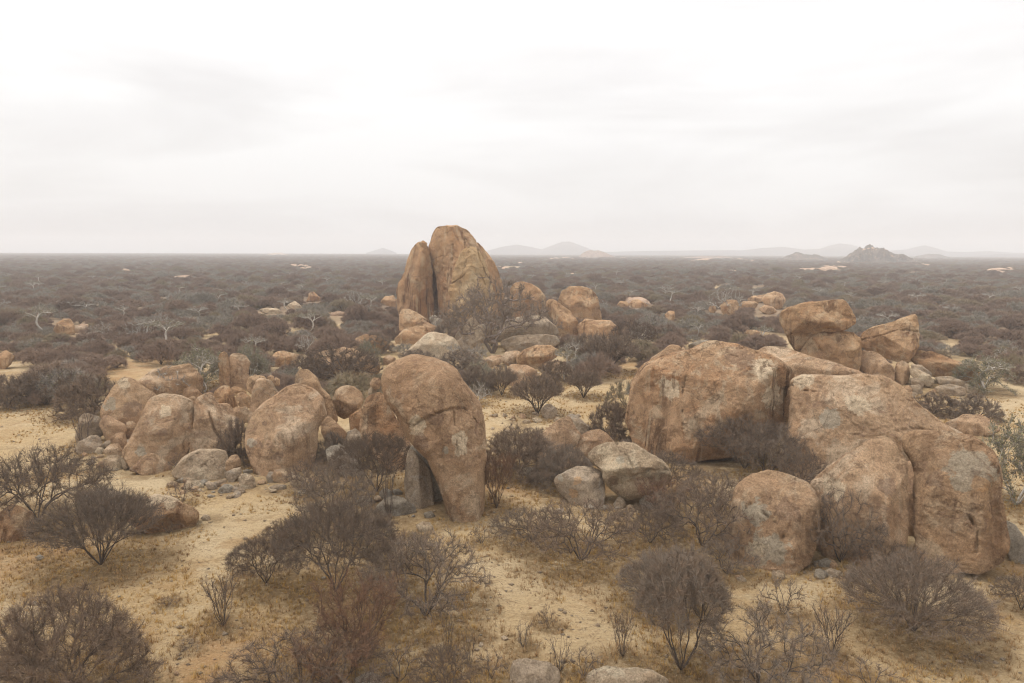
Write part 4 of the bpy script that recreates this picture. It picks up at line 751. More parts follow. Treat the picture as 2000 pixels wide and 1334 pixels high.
# --- foreground bushes
bush('umb1', 197, 1103, 232, 150, 'dark umbrella-shaped leafless bush on two short stems at the left', rz=0.4)
bush('ball1', 120, 1392, 330, 235, 'dense rounded grey bush filling the bottom left corner', rz=1.0)
bush('open3', 75, 1020, 260, 150, 'tangled spreading leafless tree at the left edge behind the umbrella-shaped bush', rz=2.0)
bush('broom1', 437, 1222, 78, 100, 'small upright broom-like shrub alone on bare sand at the lower left', rz=0.2)
bush('dens1', 655, 1155, 240, 175, 'wide dark leafless tree with branches reaching left, lower left of centre', rz=1.3)
bush('dens1', 520, 1140, 150, 90, 'low dark drooping bush at the left end of the wide dark tree')
bush('open1', 660, 1030, 160, 140, 'loose tangled grey shrub behind the wide dark tree, by slate-grey rocks', rz=.9)
bush('open2', 832, 1203, 255, 168, 'bare gnarled bush with twisted pale stems at the bottom centre left', rz=0.6)
bush('red1', 700, 1290, 190, 150, 'reddish-brown upright thicket below the gnarled bush', rz=0.1)
bush('open3', 590, 1372, 350, 125, 'low wiry tangle along the bottom edge left of centre')
bush('open1', 1135, 1093, 230, 122, 'open flat-topped gnarled tree with sinuous stems in front of the square grey boulder', rz=3.9)
bush('open3', 1040, 1055, 170, 60, 'low mat of bare branches left of the open gnarled tree')
bush('broom2', 1330, 1308, 175, 235, 'tall dense grey bush leaning left at the lower right of centre', rz=0.8)
bush('dome1', 1300, 1180, 190, 110, 'cloud-like grey bush top above the tall leaning bush', rz=2.4)
bush('broom1', 1216, 1283, 60, 90, 'thin wiry shrub left of the tall leaning bush')
bush('open2', 1487, 1345, 260, 170, 'bare black-branched bush at the bottom edge right of centre', rz=2.9)
bush('sprig1', 1530, 1200, 95, 78, 'small round bare shrub between the black-branched and the domed bush')
bush('dome1', 1783, 1232, 268, 158, 'perfectly domed grey bush on one thick short stem at the lower right', rz=0.0)
bush('open1', 1372, 1065, 210, 135, 'loose brown shrub left of the thumb-shaped boulder', rz=2.2)
bush('open2', 1642, 1098, 150, 150, 'forked bare shrub in front of the broad-shouldered boulder', rz=1.2)
bush('dens1', 1455, 915, 195, 100, 'dense dark thicket below the great cracked dome', rz=2.1)
bush('open1', 1500, 935, 150, 115, 'bare spreading branches between the dome and the huge slab', rz=.3)
bush('ball1', 1330, 880, 130, 60, 'low dark brush along the left foot of the great cracked dome')
bush('dens1', 735, 960, 180, 110, 'dark bush covering the foot of the streaked slab', rz=.5)
bush('green2', 715, 905, 90, 55, 'small olive-green bush at the base of the streaked slab')
bush('ball1', 1015, 925, 170, 90, 'dark bush left of the triangular-faced boulder')
bush('ball1', 1100, 950, 130, 80, 'dark brush in front of the triangular-faced boulder')
bush('red1', 970, 992, 85, 105, 'thin rusty shrub at the right foot of the leaning giant')
bush('sprig2', 760, 1010, 50, 120, 'bare slender sapling before the upright pillar stone')
bush('ballM', 465, 905, 85, 85, 'dark twiggy bush in the gap between the cleft and egg boulders')
bush('ballM', 650, 905, 70, 60, 'dark twigs right of the great egg boulder')
bush('green1', 1985, 985, 190, 165, 'grey-green leafy tree at the right edge beside the square boulder', name='leafy_tree', cat='tree', rz=.2)
bush('green2', 1868, 1070, 70, 55, 'small green bush growing against the square boulder')
bush('open3', 1995, 1190, 110, 70, 'bare brown shrub at the right edge behind the domed bush')
bush('ballM', 1190, 860, 95, 75, 'dark bush between the round-backed boulder and the great dome')
bush('ballM', 1240, 950, 60, 40, 'small bare bush behind the pale tilted boulder')
bush('green2', 1225, 800, 90, 60, 'thin grey-green shrub at the left edge of the dome')
bush('red1', 1290, 1010, 120, 70, 'straw-coloured twigs right of the pale tilted boulder')
for i, (x, y, w, h, k, lb) in enumerate([(1070,1225,44,46,'sprig1','little bare shrublet alone on the sand below the open gnarled tree'),(875,1278,44,80,'sprig2','thin grey saplings below the bare gnarled bush'),
    (918,1303,40,75,'sprig2','dark upright twigs right of the thin grey saplings'),(960,1325,70,70,'sprig1','dry brown twigs left of the square-shouldered rock'),(1092,1312,60,70,'sprig2','wiry shrub behind the square-shouldered rock'),
    (1140,1322,80,60,'sprig1','low tangle of twigs between the two bottom rocks'),(1022,1262,50,50,'sprig2','faint dry stalks on the sand below the bare shrublet'),(1625,1280,90,95,'broom1','reddish upright shrub right of the black-branched bush'),
    (940,1062,50,40,'sprig1','tiny bare shrub left of the low mat of branches'),(330,1040,60,30,'sprig1','sparse dry stalks behind the bleached-top rock'),(355,985,60,50,'sprig1','twiggy shrub on the sand left of the creased rock'),
    (350,925,40,40,'sprig1','bare twigs growing against the creased rock'),(560,1345,70,50,'sprig2','upright dry stalks at the bottom edge left'),(780,1330,110,70,'sprig1','brown brush at the bottom edge beside the grey rock'),
    (330,1180,40,18,'sprig1','flattened dry shrublet on bare sand left of centre'),(1900,1290,60,22,'sprig1','low dead shrublet on pale sand at the bottom right'),(105,925,80,35,'sprig1','dry stalks on the sand at the left behind the tangled tree'),
    (370,1265,50,22,'sprig1','dark dead twigs lying on sand left of the broom-like shrub'),(165,870,60,70,'sprig2','thin bare stalks left of the split boulder'),(900,985,30,60,'sprig2','reddish twigs at the very foot of the leaning giant')]):
    bush(k, x, y, w, h, lb, name='shrublet', cat='shrub')
for x, y, w, h, k, lb in [(1290,960,170,80,'open3','brown tangle on the sand between the pale tilted boulder and the dome'),(1400,1010,150,95,'open1','loose bare bush behind the thumb-shaped boulder on its left'),(1270,1060,160,75,'open3','low brown tangle left of the loose brown shrub'),
    (1380,890,120,70,'dens1','dark thicket at the foot of the crack in the great dome'),(1560,960,110,90,'open2','bare branches at the foot of the huge slab'),(1600,1000,90,80,'open1','thin bare bush between huge slab and broad-shouldered boulder'),
    (610,960,110,70,'open1','wispy bare shrub below the great egg boulder on its right'),(720,1065,130,70,'open3','hazy dark brush above the wide dark tree'),(790,1120,150,80,'open3','low bare brush between the wide dark tree and the gnarled bush'),
    (1420,1120,120,70,'open2','straggly shrub at the left foot of the thumb-shaped boulder'),(1720,1110,130,60,'open3','low dark brush at the foot of the dark vertical gap'),(660,1345,200,110,'red1','reddish tangle at the bottom edge beside the grey rock'),
    (870,1345,150,80,'open3','brown wiry brush at the bottom edge left of the square-shouldered rock'),(1060,890,110,50,'ballM','dark brush at the foot of the triangular-faced boulder'),(1220,905,80,45,'ballM','dark scrub behind the pale tilted boulder on its right'),
    (1700,1345,120,50,'sprig1','dry low tangle at the bottom edge on the right'),(560,1060,90,50,'open3','dark low twigs on the sand behind the wide dark tree'),(1760,1125,70,40,'sprig1','small dead twigs under the square boulder')]:
    bush(k, x, y, w, h, lb)
# --- middle distance
bush('umbM', 1050, 808, 108, 76, 'vase-shaped brown bush beside the pale grey ball of rock', rz=.3)
bush('umbM', 1140, 777, 72, 54, 'small vase-shaped bush in open grass right of the brown one')
bush('umbM', 1190, 727, 118, 74, 'large fan-shaped brown tree above the open grass', name='thorn_tree', cat='tree')
bush('umbM', 1150, 712, 90, 60, 'fan-shaped tree just left behind the large fan-shaped one', name='thorn_tree', cat='tree')
bush('umbM', 980, 772, 66, 56, 'brown upright bush between the giant and the vase-shaped bush')
bush('ballM', 1085, 745, 90, 40, 'low dark brush below the cracked orange boulder')
bush('ballM', 900, 725, 110, 40, 'low dark brush beside the upper right edge of the leaning giant')
bush('ballM', 930, 765, 80, 50, 'dark brush right of the leaning giant under a small pale tree')
bush('gnarM2', 662, 752, 165, 82, 'black gnarled tree above the ball-shaped boulder', name='thorn_tree', cat='tree', rz=.2)
bush('gnarM', 962, 690, 215, 150, 'big gnarled purplish tree in front of the split tower', name='thorn_tree', cat='tree', rz=1.1)
bush('gnarM', 1045, 664, 110, 55, 'bare twisted branches over the whale-backed rock', name='thorn_tree', cat='tree', rz=2.6)
bush('gnarM2', 1238, 682, 90, 62, 'bare dark-stemmed tree right of the orange ledge', name='thorn_tree', cat='tree')
bush('ballM', 870, 668, 60, 36, 'grey-brown thicket at the foot of the right tower half')
bush('ballM', 812, 712, 90, 28, 'purplish brush against the broad cream-crested boulder')
bush('ballM', 735, 690, 70, 40, 'dark brush between the cream dome and the cream-crested boulder')
bush('ballM', 600, 745, 90, 50, 'dense grey brush right of the two-headed rock')
bush('ballM', 180, 812, 140, 78, 'dark dense bush at the left of the pointed boulder')
bush('gnarM2', 95, 790, 130, 75, 'tangled bare tree with pale stems behind the sand at the left', rz=2.0)
bush('ballM', 15, 795, 110, 60, 'dark brush on the left edge behind the open sand')
bush('ballM', 1825, 808, 105, 40, 'dark thicket right of the huge slab')
bush('ballM', 1905, 820, 90, 50, 'dark thicket at the right behind the low sandy-brown boulder')
bush('ballM', 1690, 748, 36, 20, 'small dark bush at the foot of the upright oval boulder')
bush('green1', 487, 742, 76, 70, 'grey-green tree behind the two-headed rock', name='leafy_tree', cat='tree')
bush('green1', 395, 755, 130, 75, 'olive tree hanging over the long pale-crested slab', name='leafy_tree', cat='tree')
bush('green1', 718, 712, 60, 45, 'small grey-green tree on the cream dome side', name='leafy_tree', cat='tree')
bush('green1', 820, 622, 50, 40, 'green bush in the cleft foot of the split tower', name='leafy_tree', cat='tree', gy=628)
bush('green1', 935, 752, 70, 45, 'light green bush above a white-stemmed tree right of the giant', name='leafy_tree', cat='tree')
bush('green1', 1920, 762, 110, 66, 'grey-green pale-trunked tree right of the slabs', name='leafy_tree', cat='tree')
for x, y, w, h, k, lb in [(1104,745,44,72,'pale1','white slender tree with several trunks left of the fan-shaped trees'),(1122,722,40,60,'pale2','white tree just behind the slender multi-trunked one'),
    (600,692,52,40,'palebare','white bare branching tree in dark brush centre left'),(398,766,60,80,'pale1','white-trunked tree with olive crown behind the layered rock'),(335,772,90,58,'palebare','white wiry bare tree over the long slab'),
    (919,716,30,40,'pale2','thin white tree before the low tan rock'),(940,706,34,36,'palebare','small white bush-like tree by the brown rounded rock'),(886,714,30,44,'pale2','leaning white stem right of the giant top'),
    (934,788,56,42,'palebare','white forked little tree touching the right side of the giant'),(1750,706,48,40,'pale2','white tree standing in front of the wedge boulder'),(1686,728,44,44,'pale2','pale crooked tree in front of the brown rounded boulder'),
    (1918,768,90,72,'pale1','pale flat-crowned tree right of the long slab'),(1490,682,36,50,'pale1','thin pale tree behind the ridge between dome and balanced boulder'),(462,756,46,60,'pale2','slender white tree in front of the two-headed rock'),
    (1250,862,66,130,'pale1','leaning grey-white trunk against the left edge of the great dome'),(498,700,50,46,'pale2','white tree with flat crown right of the two-headed rock'),(80,657,60,64,'pale1','pale tree left of the lone tan dome in the left plain'),
    (133,612,40,30,'pale2','pale tree further back in the left plain, left one of two'),(162,617,44,28,'pale2','pale tree further back in the left plain, right one of two'),(240,628,26,34,'pale2','small white tree alone in the left plain'),
    (315,640,34,30,'palebare','white spiky tree in the middle of the left plain'),(372,640,50,26,'palebare','wide white bare tree in the middle of the left plain'),(1420,612,80,50,'palebare','frosty grey bare tree left of the far rock heap'),
    (560,612,34,30,'pale2','pale tree beside the flat pale rock sheet'),(692,604,50,38,'palebare','whitish tree behind the flat rock sheet'),(722,612,40,40,'pale1','pale tree left of the split tower foot'),
    (200,660,60,30,'palebare','whitish fallen-looking tree in dark brush at the left'),(268,668,60,44,'palebare','pale many-branched tree in dark brush at the left'),(326,680,70,60,'pale1','grey-crowned pale tree behind dark brush'),(1348,642,44,26,'palebare','pale spreading small tree above the cracked dome')]:
    bush(k, x, y, w, h, lb, name='pale_tree', cat='tree')

# ------------------------------------------------------------------ scrub on the plain
def inpoly(x, y, poly):
    ins = False; j = len(poly) - 1
    for i in range(len(poly)):
        (xi, yi), (xj, yj) = poly[i], poly[j]
        if (yi > y) != (yj > y) and x < (xj - xi) * (y - yi) / (yj - yi) + xi: ins = not ins
        j = i
    return ins
CLEAR = [   # open sand seen in the photograph (pixel outlines of bare ground)
    [(215,762),(230,712),(300,706),(330,722),(320,760),(260,800)], [(-50,792),(160,796),(200,900),(-50,900)],
    [(940,770),(1000,742),(1120,752),(1180,740),(1215,700),(1235,690),(1250,740),(1220,800),(1150,830),(1000,850),(940,840)],
    [(1850,755),(2050,750),(2050,850),(1900,860),(1850,800)], [(1040,555),(1190,555),(1190,561),(1040,561)], [(1395,557),(1450,557),(1450,567),(1395,567)],
    [(1465,560),(1500,560),(1500,570),(1465,570)], [(1620,566),(1680,566),(1680,572),(1620,572)], [(380,546),(425,546),(425,550),(380,550)],
    [(1790,600),(1840,600),(1840,612),(1790,612)], [(1845,664),(1880,664),(1880,684),(1845,684)], [(260,600),(275,600),(275,625),(260,625)],
    [(405,640),(430,640),(430,665),(405,665)], [(540,636),(590,636),(590,655),(540,655)], [(640,620),(670,620),(670,665),(640,665)],
    [(1510,660),(1560,655),(1570,690),(1520,700)], [(870,690),(1100,690),(1100,735),(870,735)], [(1560,592),(1600,590),(1600,598),(1560,598)],
]
def cands(dmin, dmax, spacing, rng, half=0.80):
    out = []; d = dmin
    while d < dmax:
        sp = spacing(d); n = max(1, int(2 * half * d / sp)); a = (np.arange(n) + rng.uniform(0, 1, n)) / n * 2 * half - half
        dd = d + rng.uniform(-0.5, 0.5, n) * sp; out.append(np.stack([np.sin(a) * dd, np.cos(a) * dd], 1)); d += sp * 0.86
    return np.concatenate(out)
def blocked(x, y, R, H):
    px, py, dp = topx((x, y, gz1(x, y))); _, pt, _ = topx((x, y, H)); hw = R * FPX / dp
    if any(inpoly(px, py, c) for c in CLEAR): return True
    if any(inpoly(px, py + dy, c) for c in CLEAR for dy in (-6,)) and dp < 130: return True
    for x0, y0, x1, y1, dn, dc in ROCKS:
        if dp < dc + 1.0 and px + hw * .6 > x0 and px - hw * .6 < x1 and pt < y1 - 4 and py > y0 + 2:
            # stands in front of a rock: allow only low brush at its foot
            if pt < y1 - 0.12 * (y1 - y0) - 2: return True
    for fx, fy, fr in RFOOT:
        if (x - fx) ** 2 + (y - fy) ** 2 < (fr * 0.9 + R * .3) ** 2: return True
    return False
SC = {
    'sc1': ('ball', 2.0, 2.0, dict(ntip=120, nspk=7500, seed=31, alpha=0.5, stems=7, gnarl=0.07, spl=0.50, rt=0.010, rs=0.0135), (M_BARK, M_SCRUB, M_LEAFG)),
    'sc2': ('umbrella', 2.2, 2.4, dict(ntip=120, nspk=7500, seed=32, alpha=0.7, stems=6, gnarl=0.06, spl=0.50, rt=0.010, rs=0.0135), (M_BARK, M_SCRUB, M_LEAFG)),
    'sc3': ('dome', 2.4, 1.8, dict(ntip=120, nspk=7500, seed=33, alpha=0.6, stems=6, gnarl=0.08, spl=0.50, rt=0.010, rs=0.0135), (M_BARK, M_SCRUB, M_LEAFG)),
    'sc4': ('open', 2.3, 2.2, dict(ntip=110, nspk=4500, seed=34, alpha=0.4, stems=5, gnarl=0.12, spl=0.50, rt=0.011, rs=0.013, nleaf=700, leafsz=0.07), (M_BARK, M_TWIGW, M_LEAFG)),
}
SPEC.update(SC)
rg = np.random.default_rng(5)
pts = cands(57, 460, lambda d: 2.35 + d * 0.0042, rg)
dens = fbm2(pts[:, 0], pts[:, 1], 0.035, 3, 41)
sel = []
for (x, y), dn in zip(pts, dens):
    d = math.hypot(x, y)
    if dn < (-0.62 if d < 130 else -0.48): continue
    R = (rg.uniform(0.9, 1.95) + (rg.uniform() < .12) * 0.8) * (1 + 0.3 * dn); H = R * rg.uniform(0.85, 1.25)
    if blocked(x, y, R, H): continue
    # hidden behind nearer rock: still fine, skip when wholly out of frame
    px, py, dp = topx((x, y, 1.0))
    if px < -60 or px > 2060: continue
    sel.append((d, x, y, R, H))
sel.sort()
NEARN = 285
zone = lambda px, d: ('left' if px < 760 else 'middle' if px < 1240 else 'right')
kinds = ['sc1', 'sc2', 'sc3', 'sc1', 'sc2', 'sc3', 'sc4']
def shrub_at(key, x, y, R, H, label, group, name='scrub_bush', cat='bush'):
    kind, w, h, prm, mats = SPEC[key]; z = gz1(x, y) - 0.05; sc = (R / w, R / w, H / h)
    if key not in PROTO:
        PROTO[key] = place_bush(bush_meshes(kind, w, h, **prm), mats, name, label, cat, (x, y, z), sc, 0.3, group); return PROTO[key]
    o = copy_bush(PROTO[key], (x, y, z), sc, random.uniform(0, 6.28), label, group); o.name = name; return o
for d, x, y, R, H in sel[:NEARN]:
    px, py, dp = topx((x, y, 0)); zn = zone(px, d)
    k = kinds[random.randrange(7)]
    where = ('at the left edge of the picture' if px < 220 else 'behind the left outcrop' if px < 520 else 'left of the split tower' if px < 780 else
             'around the foot of the split tower' if px < 1010 else 'right of the split tower' if px < 1230 else 'above the cracked dome' if px < 1540 else 'behind the balanced boulder and slabs' if px < 1830 else 'at the right edge of the picture')
    rowt = 'nearest rows' if d < 75 else 'middle rows' if d < 95 else 'back rows'
    look = {'sc1': 'rounded bare bush', 'sc2': 'tall flaring bare bush', 'sc3': 'low wide bare bush', 'sc4': 'sparse olive-tinged bush'}[k]
    nm = {'sc1': 'scrub_bush', 'sc2': 'flaring_bush', 'sc3': 'low_bush', 'sc4': 'olive_bush'}[k]
    shrub_at(k, x, y, R, H, '%s, %s of scrub %s' % (look, rowt, where), '%s bushes in the %s of scrub %s' % (nm.split('_')[0], rowt, where), name=nm)

def gn_scatter(name, P, scl, rotz, idx, protos, label, cat, kind='stuff'):
    me = bpy.data.meshes.new('scatter_points'); me.vertices.add(len(P)); me.vertices.foreach_set('co', np.asarray(P, np.float32).ravel())
    a = me.attributes.new('scl', 'FLOAT_VECTOR', 'POINT'); a.data.foreach_set('vector', np.asarray(scl, np.float32).ravel())
    a = me.attributes.new('rz', 'FLOAT', 'POINT'); a.data.foreach_set('value', np.asarray(rotz, np.float32))
    a = me.attributes.new('idx', 'INT', 'POINT'); a.data.foreach_set('value', np.asarray(idx, np.int32))
    o = link(name, me); tag(o, label, cat, kind=kind)
    ng = bpy.data.node_groups.new(name + '_nodes', 'GeometryNodeTree')
    ng.interface.new_socket('Geometry', in_out='INPUT', socket_type='NodeSocketGeometry'); ng.interface.new_socket('Geometry', in_out='OUTPUT', socket_type='NodeSocketGeometry')
    gi = ng.nodes.new('NodeGroupInput'); go = ng.nodes.new('NodeGroupOutput'); K = ng.links.new
    jall = ng.nodes.new('GeometryNodeJoinGeometry')
    for pr in protos:
        j = ng.nodes.new('GeometryNodeJoinGeometry')
        for c in pr.children:
            oi = ng.nodes.new('GeometryNodeObjectInfo'); oi.transform_space = 'ORIGINAL'; oi.inputs['Object'].default_value = c; oi.inputs['As Instance'].default_value = False
            K(oi.outputs['Geometry'], j.inputs[0])
        g2 = ng.nodes.new('GeometryNodeGeometryToInstance'); K(j.outputs[0], g2.inputs[0]); K(g2.outputs[0], jall.inputs[0])
    iop = ng.nodes.new('GeometryNodeInstanceOnPoints'); iop.inputs['Pick Instance'].default_value = True
    def na(nm, ty):
        n = ng.nodes.new('GeometryNodeInputNamedAttribute'); n.data_type = ty; n.inputs['Name'].default_value = nm; return n.outputs['Attribute']
    cx = ng.nodes.new('ShaderNodeCombineXYZ'); K(na('rz', 'FLOAT'), cx.inputs['Z'])
    K(gi.outputs[0], iop.inputs['Points']); K(jall.outputs[0], iop.inputs['Instance']); K(na('idx', 'INT'), iop.inputs['Instance Index'])
    K(cx.outputs[0], iop.inputs['Rotation']); K(na('scl', 'FLOAT_VECTOR'), iop.inputs['Scale']); K(iop.outputs[0], go.inputs[0])
    md = o.modifiers.new('scatter', 'NODES'); md.node_group = ng
    return o
far = sel[NEARN:]
# beyond 460 m the brush is told apart less and less: bigger clumps, wider apart
pts2 = cands(462, 2500, lambda d: 4.2 + (d - 460) * 0.0075, rg, 0.74)
dn2 = fbm2(pts2[:, 0], pts2[:, 1], 0.011, 4, 42); dn3 = fbm2(pts2[:, 0], pts2[:, 1], 0.05, 2, 43)
FX, FY, FR, FH = [t[1] for t in far], [t[2] for t in far], [t[3] for t in far], [t[4] for t in far]
for (x, y), a, b in zip(pts2, dn2, dn3):
    d = math.hypot(x, y)
    if (x > -0.05 * y and a > 0.20) or a > 0.34 or b < -0.42: continue
    R = (1.9 + (d - 460) * 0.0029) * rg.uniform(0.7, 1.3); FX.append(x); FY.append(y); FR.append(R); FH.append(min(3.2, R * rg.uniform(0.7, 1.1)))
FX, FY, FR, FH = map(np.array, (FX, FY, FR, FH))
keepf = np.array([not any(inpoly(*topx((x, y, 0))[:2], c) for c in CLEAR[4:9]) for x, y in zip(FX, FY)])
FX, FY, FR, FH = FX[keepf], FY[keepf], FR[keepf], FH[keepf]
FZ = gz(FX, FY) - 0.1
pr = [PROTO[k] for k in ('sc1', 'sc2', 'sc3', 'sc4')]
gn_scatter('scrub', np.stack([FX, FY, FZ], 1), np.stack([FR / 2.1, FR / 2.1, FH / 2.1], 1), rg.uniform(0, 6.28, len(FX)),
           rg.choice(4, len(FX), p=[.28, .28, .28, .16]), pr, 'grey-brown leafless thorn scrub covering the plain to the horizon', 'scrub')

# pale-barked trees dotted over the plain
k = 0
for x, y in cands(95, 420, lambda d: 11 + d * 0.035, rg, 0.66):
    if k >= 120: break
    if rg.uniform() < 0.35 or blocked(x, y, 1.3, 3.2): continue
    px, py, dp = topx((x, y, 0))
    if px < 0 or px > 2000: continue
    key = ('pale1', 'pale2', 'palebare')[int(rg.integers(0, 3))]; _, w, h, _, _ = SPEC[key]; s = rg.uniform(0.75, 1.15)
    zn = zone(px, dp)
    kd = {'pale1': 'leafy-crowned', 'pale2': 'flat-crowned', 'palebare': 'spreading bare'}[key] + (' nearer' if dp < 150 else ' distant' if dp < 270 else ' far-off')
    lab = {'left': 'small pale-barked tree dotted in the scrub of the left plain', 'middle': 'small pale-barked tree dotted in the scrub near the split tower', 'right': 'small pale-barked tree dotted in the scrub of the right plain'}[zn]
    lab = lab.replace('small pale-barked', kd + ' pale-barked'); o = copy_bush(PROTO[key], (x, y, gz1(x, y)), (s * 1.1, s * 1.1, s), rg.uniform(0, 6.28), lab, lab.replace('tree dotted', 'trees dotted')); o.name = 'pale_tree'; k += 1

# --- far granite boulders and outcrops, pale and pinkish through the haze
_fm = []
def far_mesh(lv, seed):
    v, f = ico(lv); v = v * np.array([1, 0.8, 0.62]); q = v + seed * 3.1
    v = v * (1 + 0.16 * fbm(q * 1.2, 4, seed) + 0.05 * fbm(q * 4, 3, seed + 2))[:, None]; v[:, 2] = np.maximum(v[:, 2], -0.25)
    return mesh_np('far_rock_mesh', v, f, 3, True)
for s_ in range(5):
    me = far_mesh(3, s_); me.materials.append(M_PINK); _fm.append(me)
def far_rock(x, y, z, sx, sz, label, group):
    o = link('granite_rock', _fm[random.randrange(5)]); o.location = (x, y, z); o.scale = (sx, sx, sz); o.rotation_euler = (0, 0, random.uniform(0, 6.28)); tag(o, label, 'rock', group); return o
# outcrops: (px, py of the base, half width px, height px, count, wording)
OUT = [(1090,508,60,6,16,'pale rocks on the plain just right of the tower'), (1240,506,60,5,14,'pale rocks below the hazy plain right of the small pink hill'), (1370,510,45,8,14,'pale outcrop rocks in the middle of the right plain'),
       (1450,513,60,7,14,'pale outcrop rocks below the round dark hill'), (1580,530,40,6,9,'pinkish outcrop rocks left below the craggy hill'), (1627,528,30,9,9,'tan outcrop rocks below the craggy hill'),
       (1800,520,50,5,10,'pale rocks right of the craggy hill'), (1965,534,40,12,11,'tan outcrop rocks at the right picture edge near the horizon'), (1900,560,26,6,5,'small tan rocks at the right side of the plain'),
       (1790,535,30,4,5,'flat pale rocks below the right hills'), (538,499,24,7,12,'rocks of the tiny pink heap near the left horizon'), (361,546,13,6,4,'tan rocks in the far left plain'), (385,540,6,4,1,'single pale rock in the far left plain'),
       (655,540,20,3,3,'faint pale rocks left of the tower'), (1120,540,24,4,4,'faint pale rocks behind the bare strip'), (90,508,40,3,6,'faint pinkish rocks near the left horizon'), (760,512,30,3,5,'faint pinkish rocks left behind the tower'),
       (1425,535,8,6,2,'grey-green rocks in the middle of the right plain'), (1235,592,22,8,4,'orange rocks right of the orange boulders')]
for px, py, hw, hh, n, lb in OUT:
    for q in range(n if n < 5 else int(n * 1.0)):
        qx, qy = px + random.gauss(0, .5) * hw, py + random.gauss(0, .22) * hh
        p = at(qx, max(qy, 497.5)); dep = p[1]; ctr = 1 - min(1, abs(qx - px) / hw) * 0.55; hgt = hh * ctr * dep / FPX * random.uniform(.55, 1.15) * 1.0 + 1.9
        far_rock(p[0], p[1], p[2], hgt * random.uniform(0.9, 1.7), hgt, lb if n == 1 else 'granite block among the ' + lb, lb if n > 1 else None)

for q in range(125):
    if q % 5 == 0: cpy = 498 + abs(random.gauss(0, 1)) * 20; cpx = random.uniform(930, 2000) if random.random() < .74 else random.uniform(0, 800)
    px, py = cpx + random.gauss(0, 13), cpy + random.gauss(0, .8)
    py = max(py, 497.3)
    if any(x0 < px < x1 and y0 < py + 3 < y1 for x0, y0, x1, y1, _, _ in ROCKS): continue
    p = at(px, py); s_ = random.uniform(0.7, 1.6) + p[1] * 0.0009
    far_rock(p[0], p[1], p[2] + 1.0, s_ * random.uniform(1.0, 2.0), s_ + 1.0, 'small pale granite block dotted over the %s' % ('far left plain' if px < 850 else 'far plain right of the tower' if px < 1400 else 'far right plain'), 'pale granite blocks on the %s' % ('far left plain' if px < 850 else 'far plain right of the tower' if px < 1400 else 'far right plain'))
# --- craggy hills (heaps of granite) and the hazy ranges
def hill(name, label, prof, dist, depth, mat, rough, nx=140, ny=40, base=None, seed=3, cat='hill', kind=None):
    """prof: (px, py) skyline; a real mound with that skyline at that distance"""
    xs = np.array([p_[0] for p_ in prof], float); ys = np.array([p_[1] for p_ in prof], float)
    px = np.linspace(xs[0], xs[-1], nx); py = np.interp(px, xs, ys)
    X = np.zeros(nx); Z = np.zeros(nx)
    for i in range(nx):
        d = ray(px[i], py[i]); t = dist / d[1]; X[i] = d[0] * t; Z[i] = CH + d[2] * t
    Z = Z + 0 * X; zb = -4.0
    v = np.linspace(-1, 1, ny); V = np.zeros((ny, nx, 3))
    for j in range(ny):
        bell = (1 - v[j] ** 2) ** 0.8
        V[j, :, 0] = X * (1 + v[j] * depth / dist); V[j, :, 1] = dist + v[j] * depth
        nse = fbm(np.stack([X / depth * 2.4, np.full(nx, v[j] * 2.4), np.zeros(nx)], 1) + seed, 5, seed, 0.6)
        V[j, :, 2] = zb + np.maximum(0, Z - zb) * bell * (1 + rough * nse * (0.35 + 0.65 * abs(v[j])))
    idx = np.arange(nx * ny).reshape(ny, nx); F = np.stack([idx[:-1, :-1], idx[:-1, 1:], idx[1:, 1:], idx[1:, :-1]], -1).reshape(-1, 4)
    o = link(name, mesh_np('hill_mesh', V.reshape(-1, 3), F, 4, True), None, None, mat)
    if kind: o['kind'] = kind; o['label'] = label
    else: tag(o, label, cat)
    return o
def hill_mat(name, a, b_, c, sc):
    m, t, b = new_mat(name, 0.97, 0.05); g = N(t, 'ShaderNodeNewGeometry'); P = g.outputs['Position']
    col = mix(t, mr(t, nz(t, P, 0.06 * sc, 8, 0.7, .4), 0.42, 0.6), a, b_); col = mix(t, mr(t, nz(t, P, 0.15 * sc, 6, 0.7), 0.54, 0.64), col, c)
    t.links.new(col, b.inputs['Base Color']); bump(t, b, nz(t, P, 0.12 * sc, 8, 0.7), 1.0, 4.0); return m
M_H1 = hill_mat('hill_scrub_granite', (0.10, 0.082, 0.066), (0.17, 0.125, 0.095), (0.33, 0.235, 0.17), 1.0)
M_H2 = hill_mat('hill_pink_granite', (0.30, 0.21, 0.16), (0.38, 0.27, 0.20), (0.14, 0.11, 0.085), 1.2)
M_H3 = hill_mat('hill_far', (0.11, 0.10, 0.095), (0.13, 0.115, 0.105), (0.18, 0.15, 0.13), 0.3)
hill('hill', 'craggy granite hill with a jagged top at the right horizon', [(1636,514),(1650,504),(1664,494),(1676,486),(1690,484),(1700,481),(1716,484),(1732,490),(1744,497),(1760,498),(1776,503),(1800,513)], 820, 26, M_H1, .9, kind='structure', seed=3)
hill('hill', 'rounded dark hill left of the craggy one', [(1520,510),(1536,500),(1552,496),(1570,494),(1590,496),(1604,500),(1622,508)], 1050, 40, M_H1, .7, kind='structure', seed=5)
hill('hill', 'small pink granite hill before the hazy double peak', [(1128,503),(1140,494),(1152,490),(1168,491),(1184,496),(1204,502)], 1300, 60, M_H2, .7, kind='structure', seed=7)
hill('hill', 'low pinkish rise at the middle right', [(1300,506),(1340,503),(1375,501),(1410,502),(1460,506)], 1200, 60, M_H2, .8, kind='structure', seed=8)
hill('hill', 'flat dark hill at the far right', [(1770,512),(1790,500),(1815,495),(1840,498),(1870,507)], 1500, 80, M_H1, .5, kind='structure', seed=9)
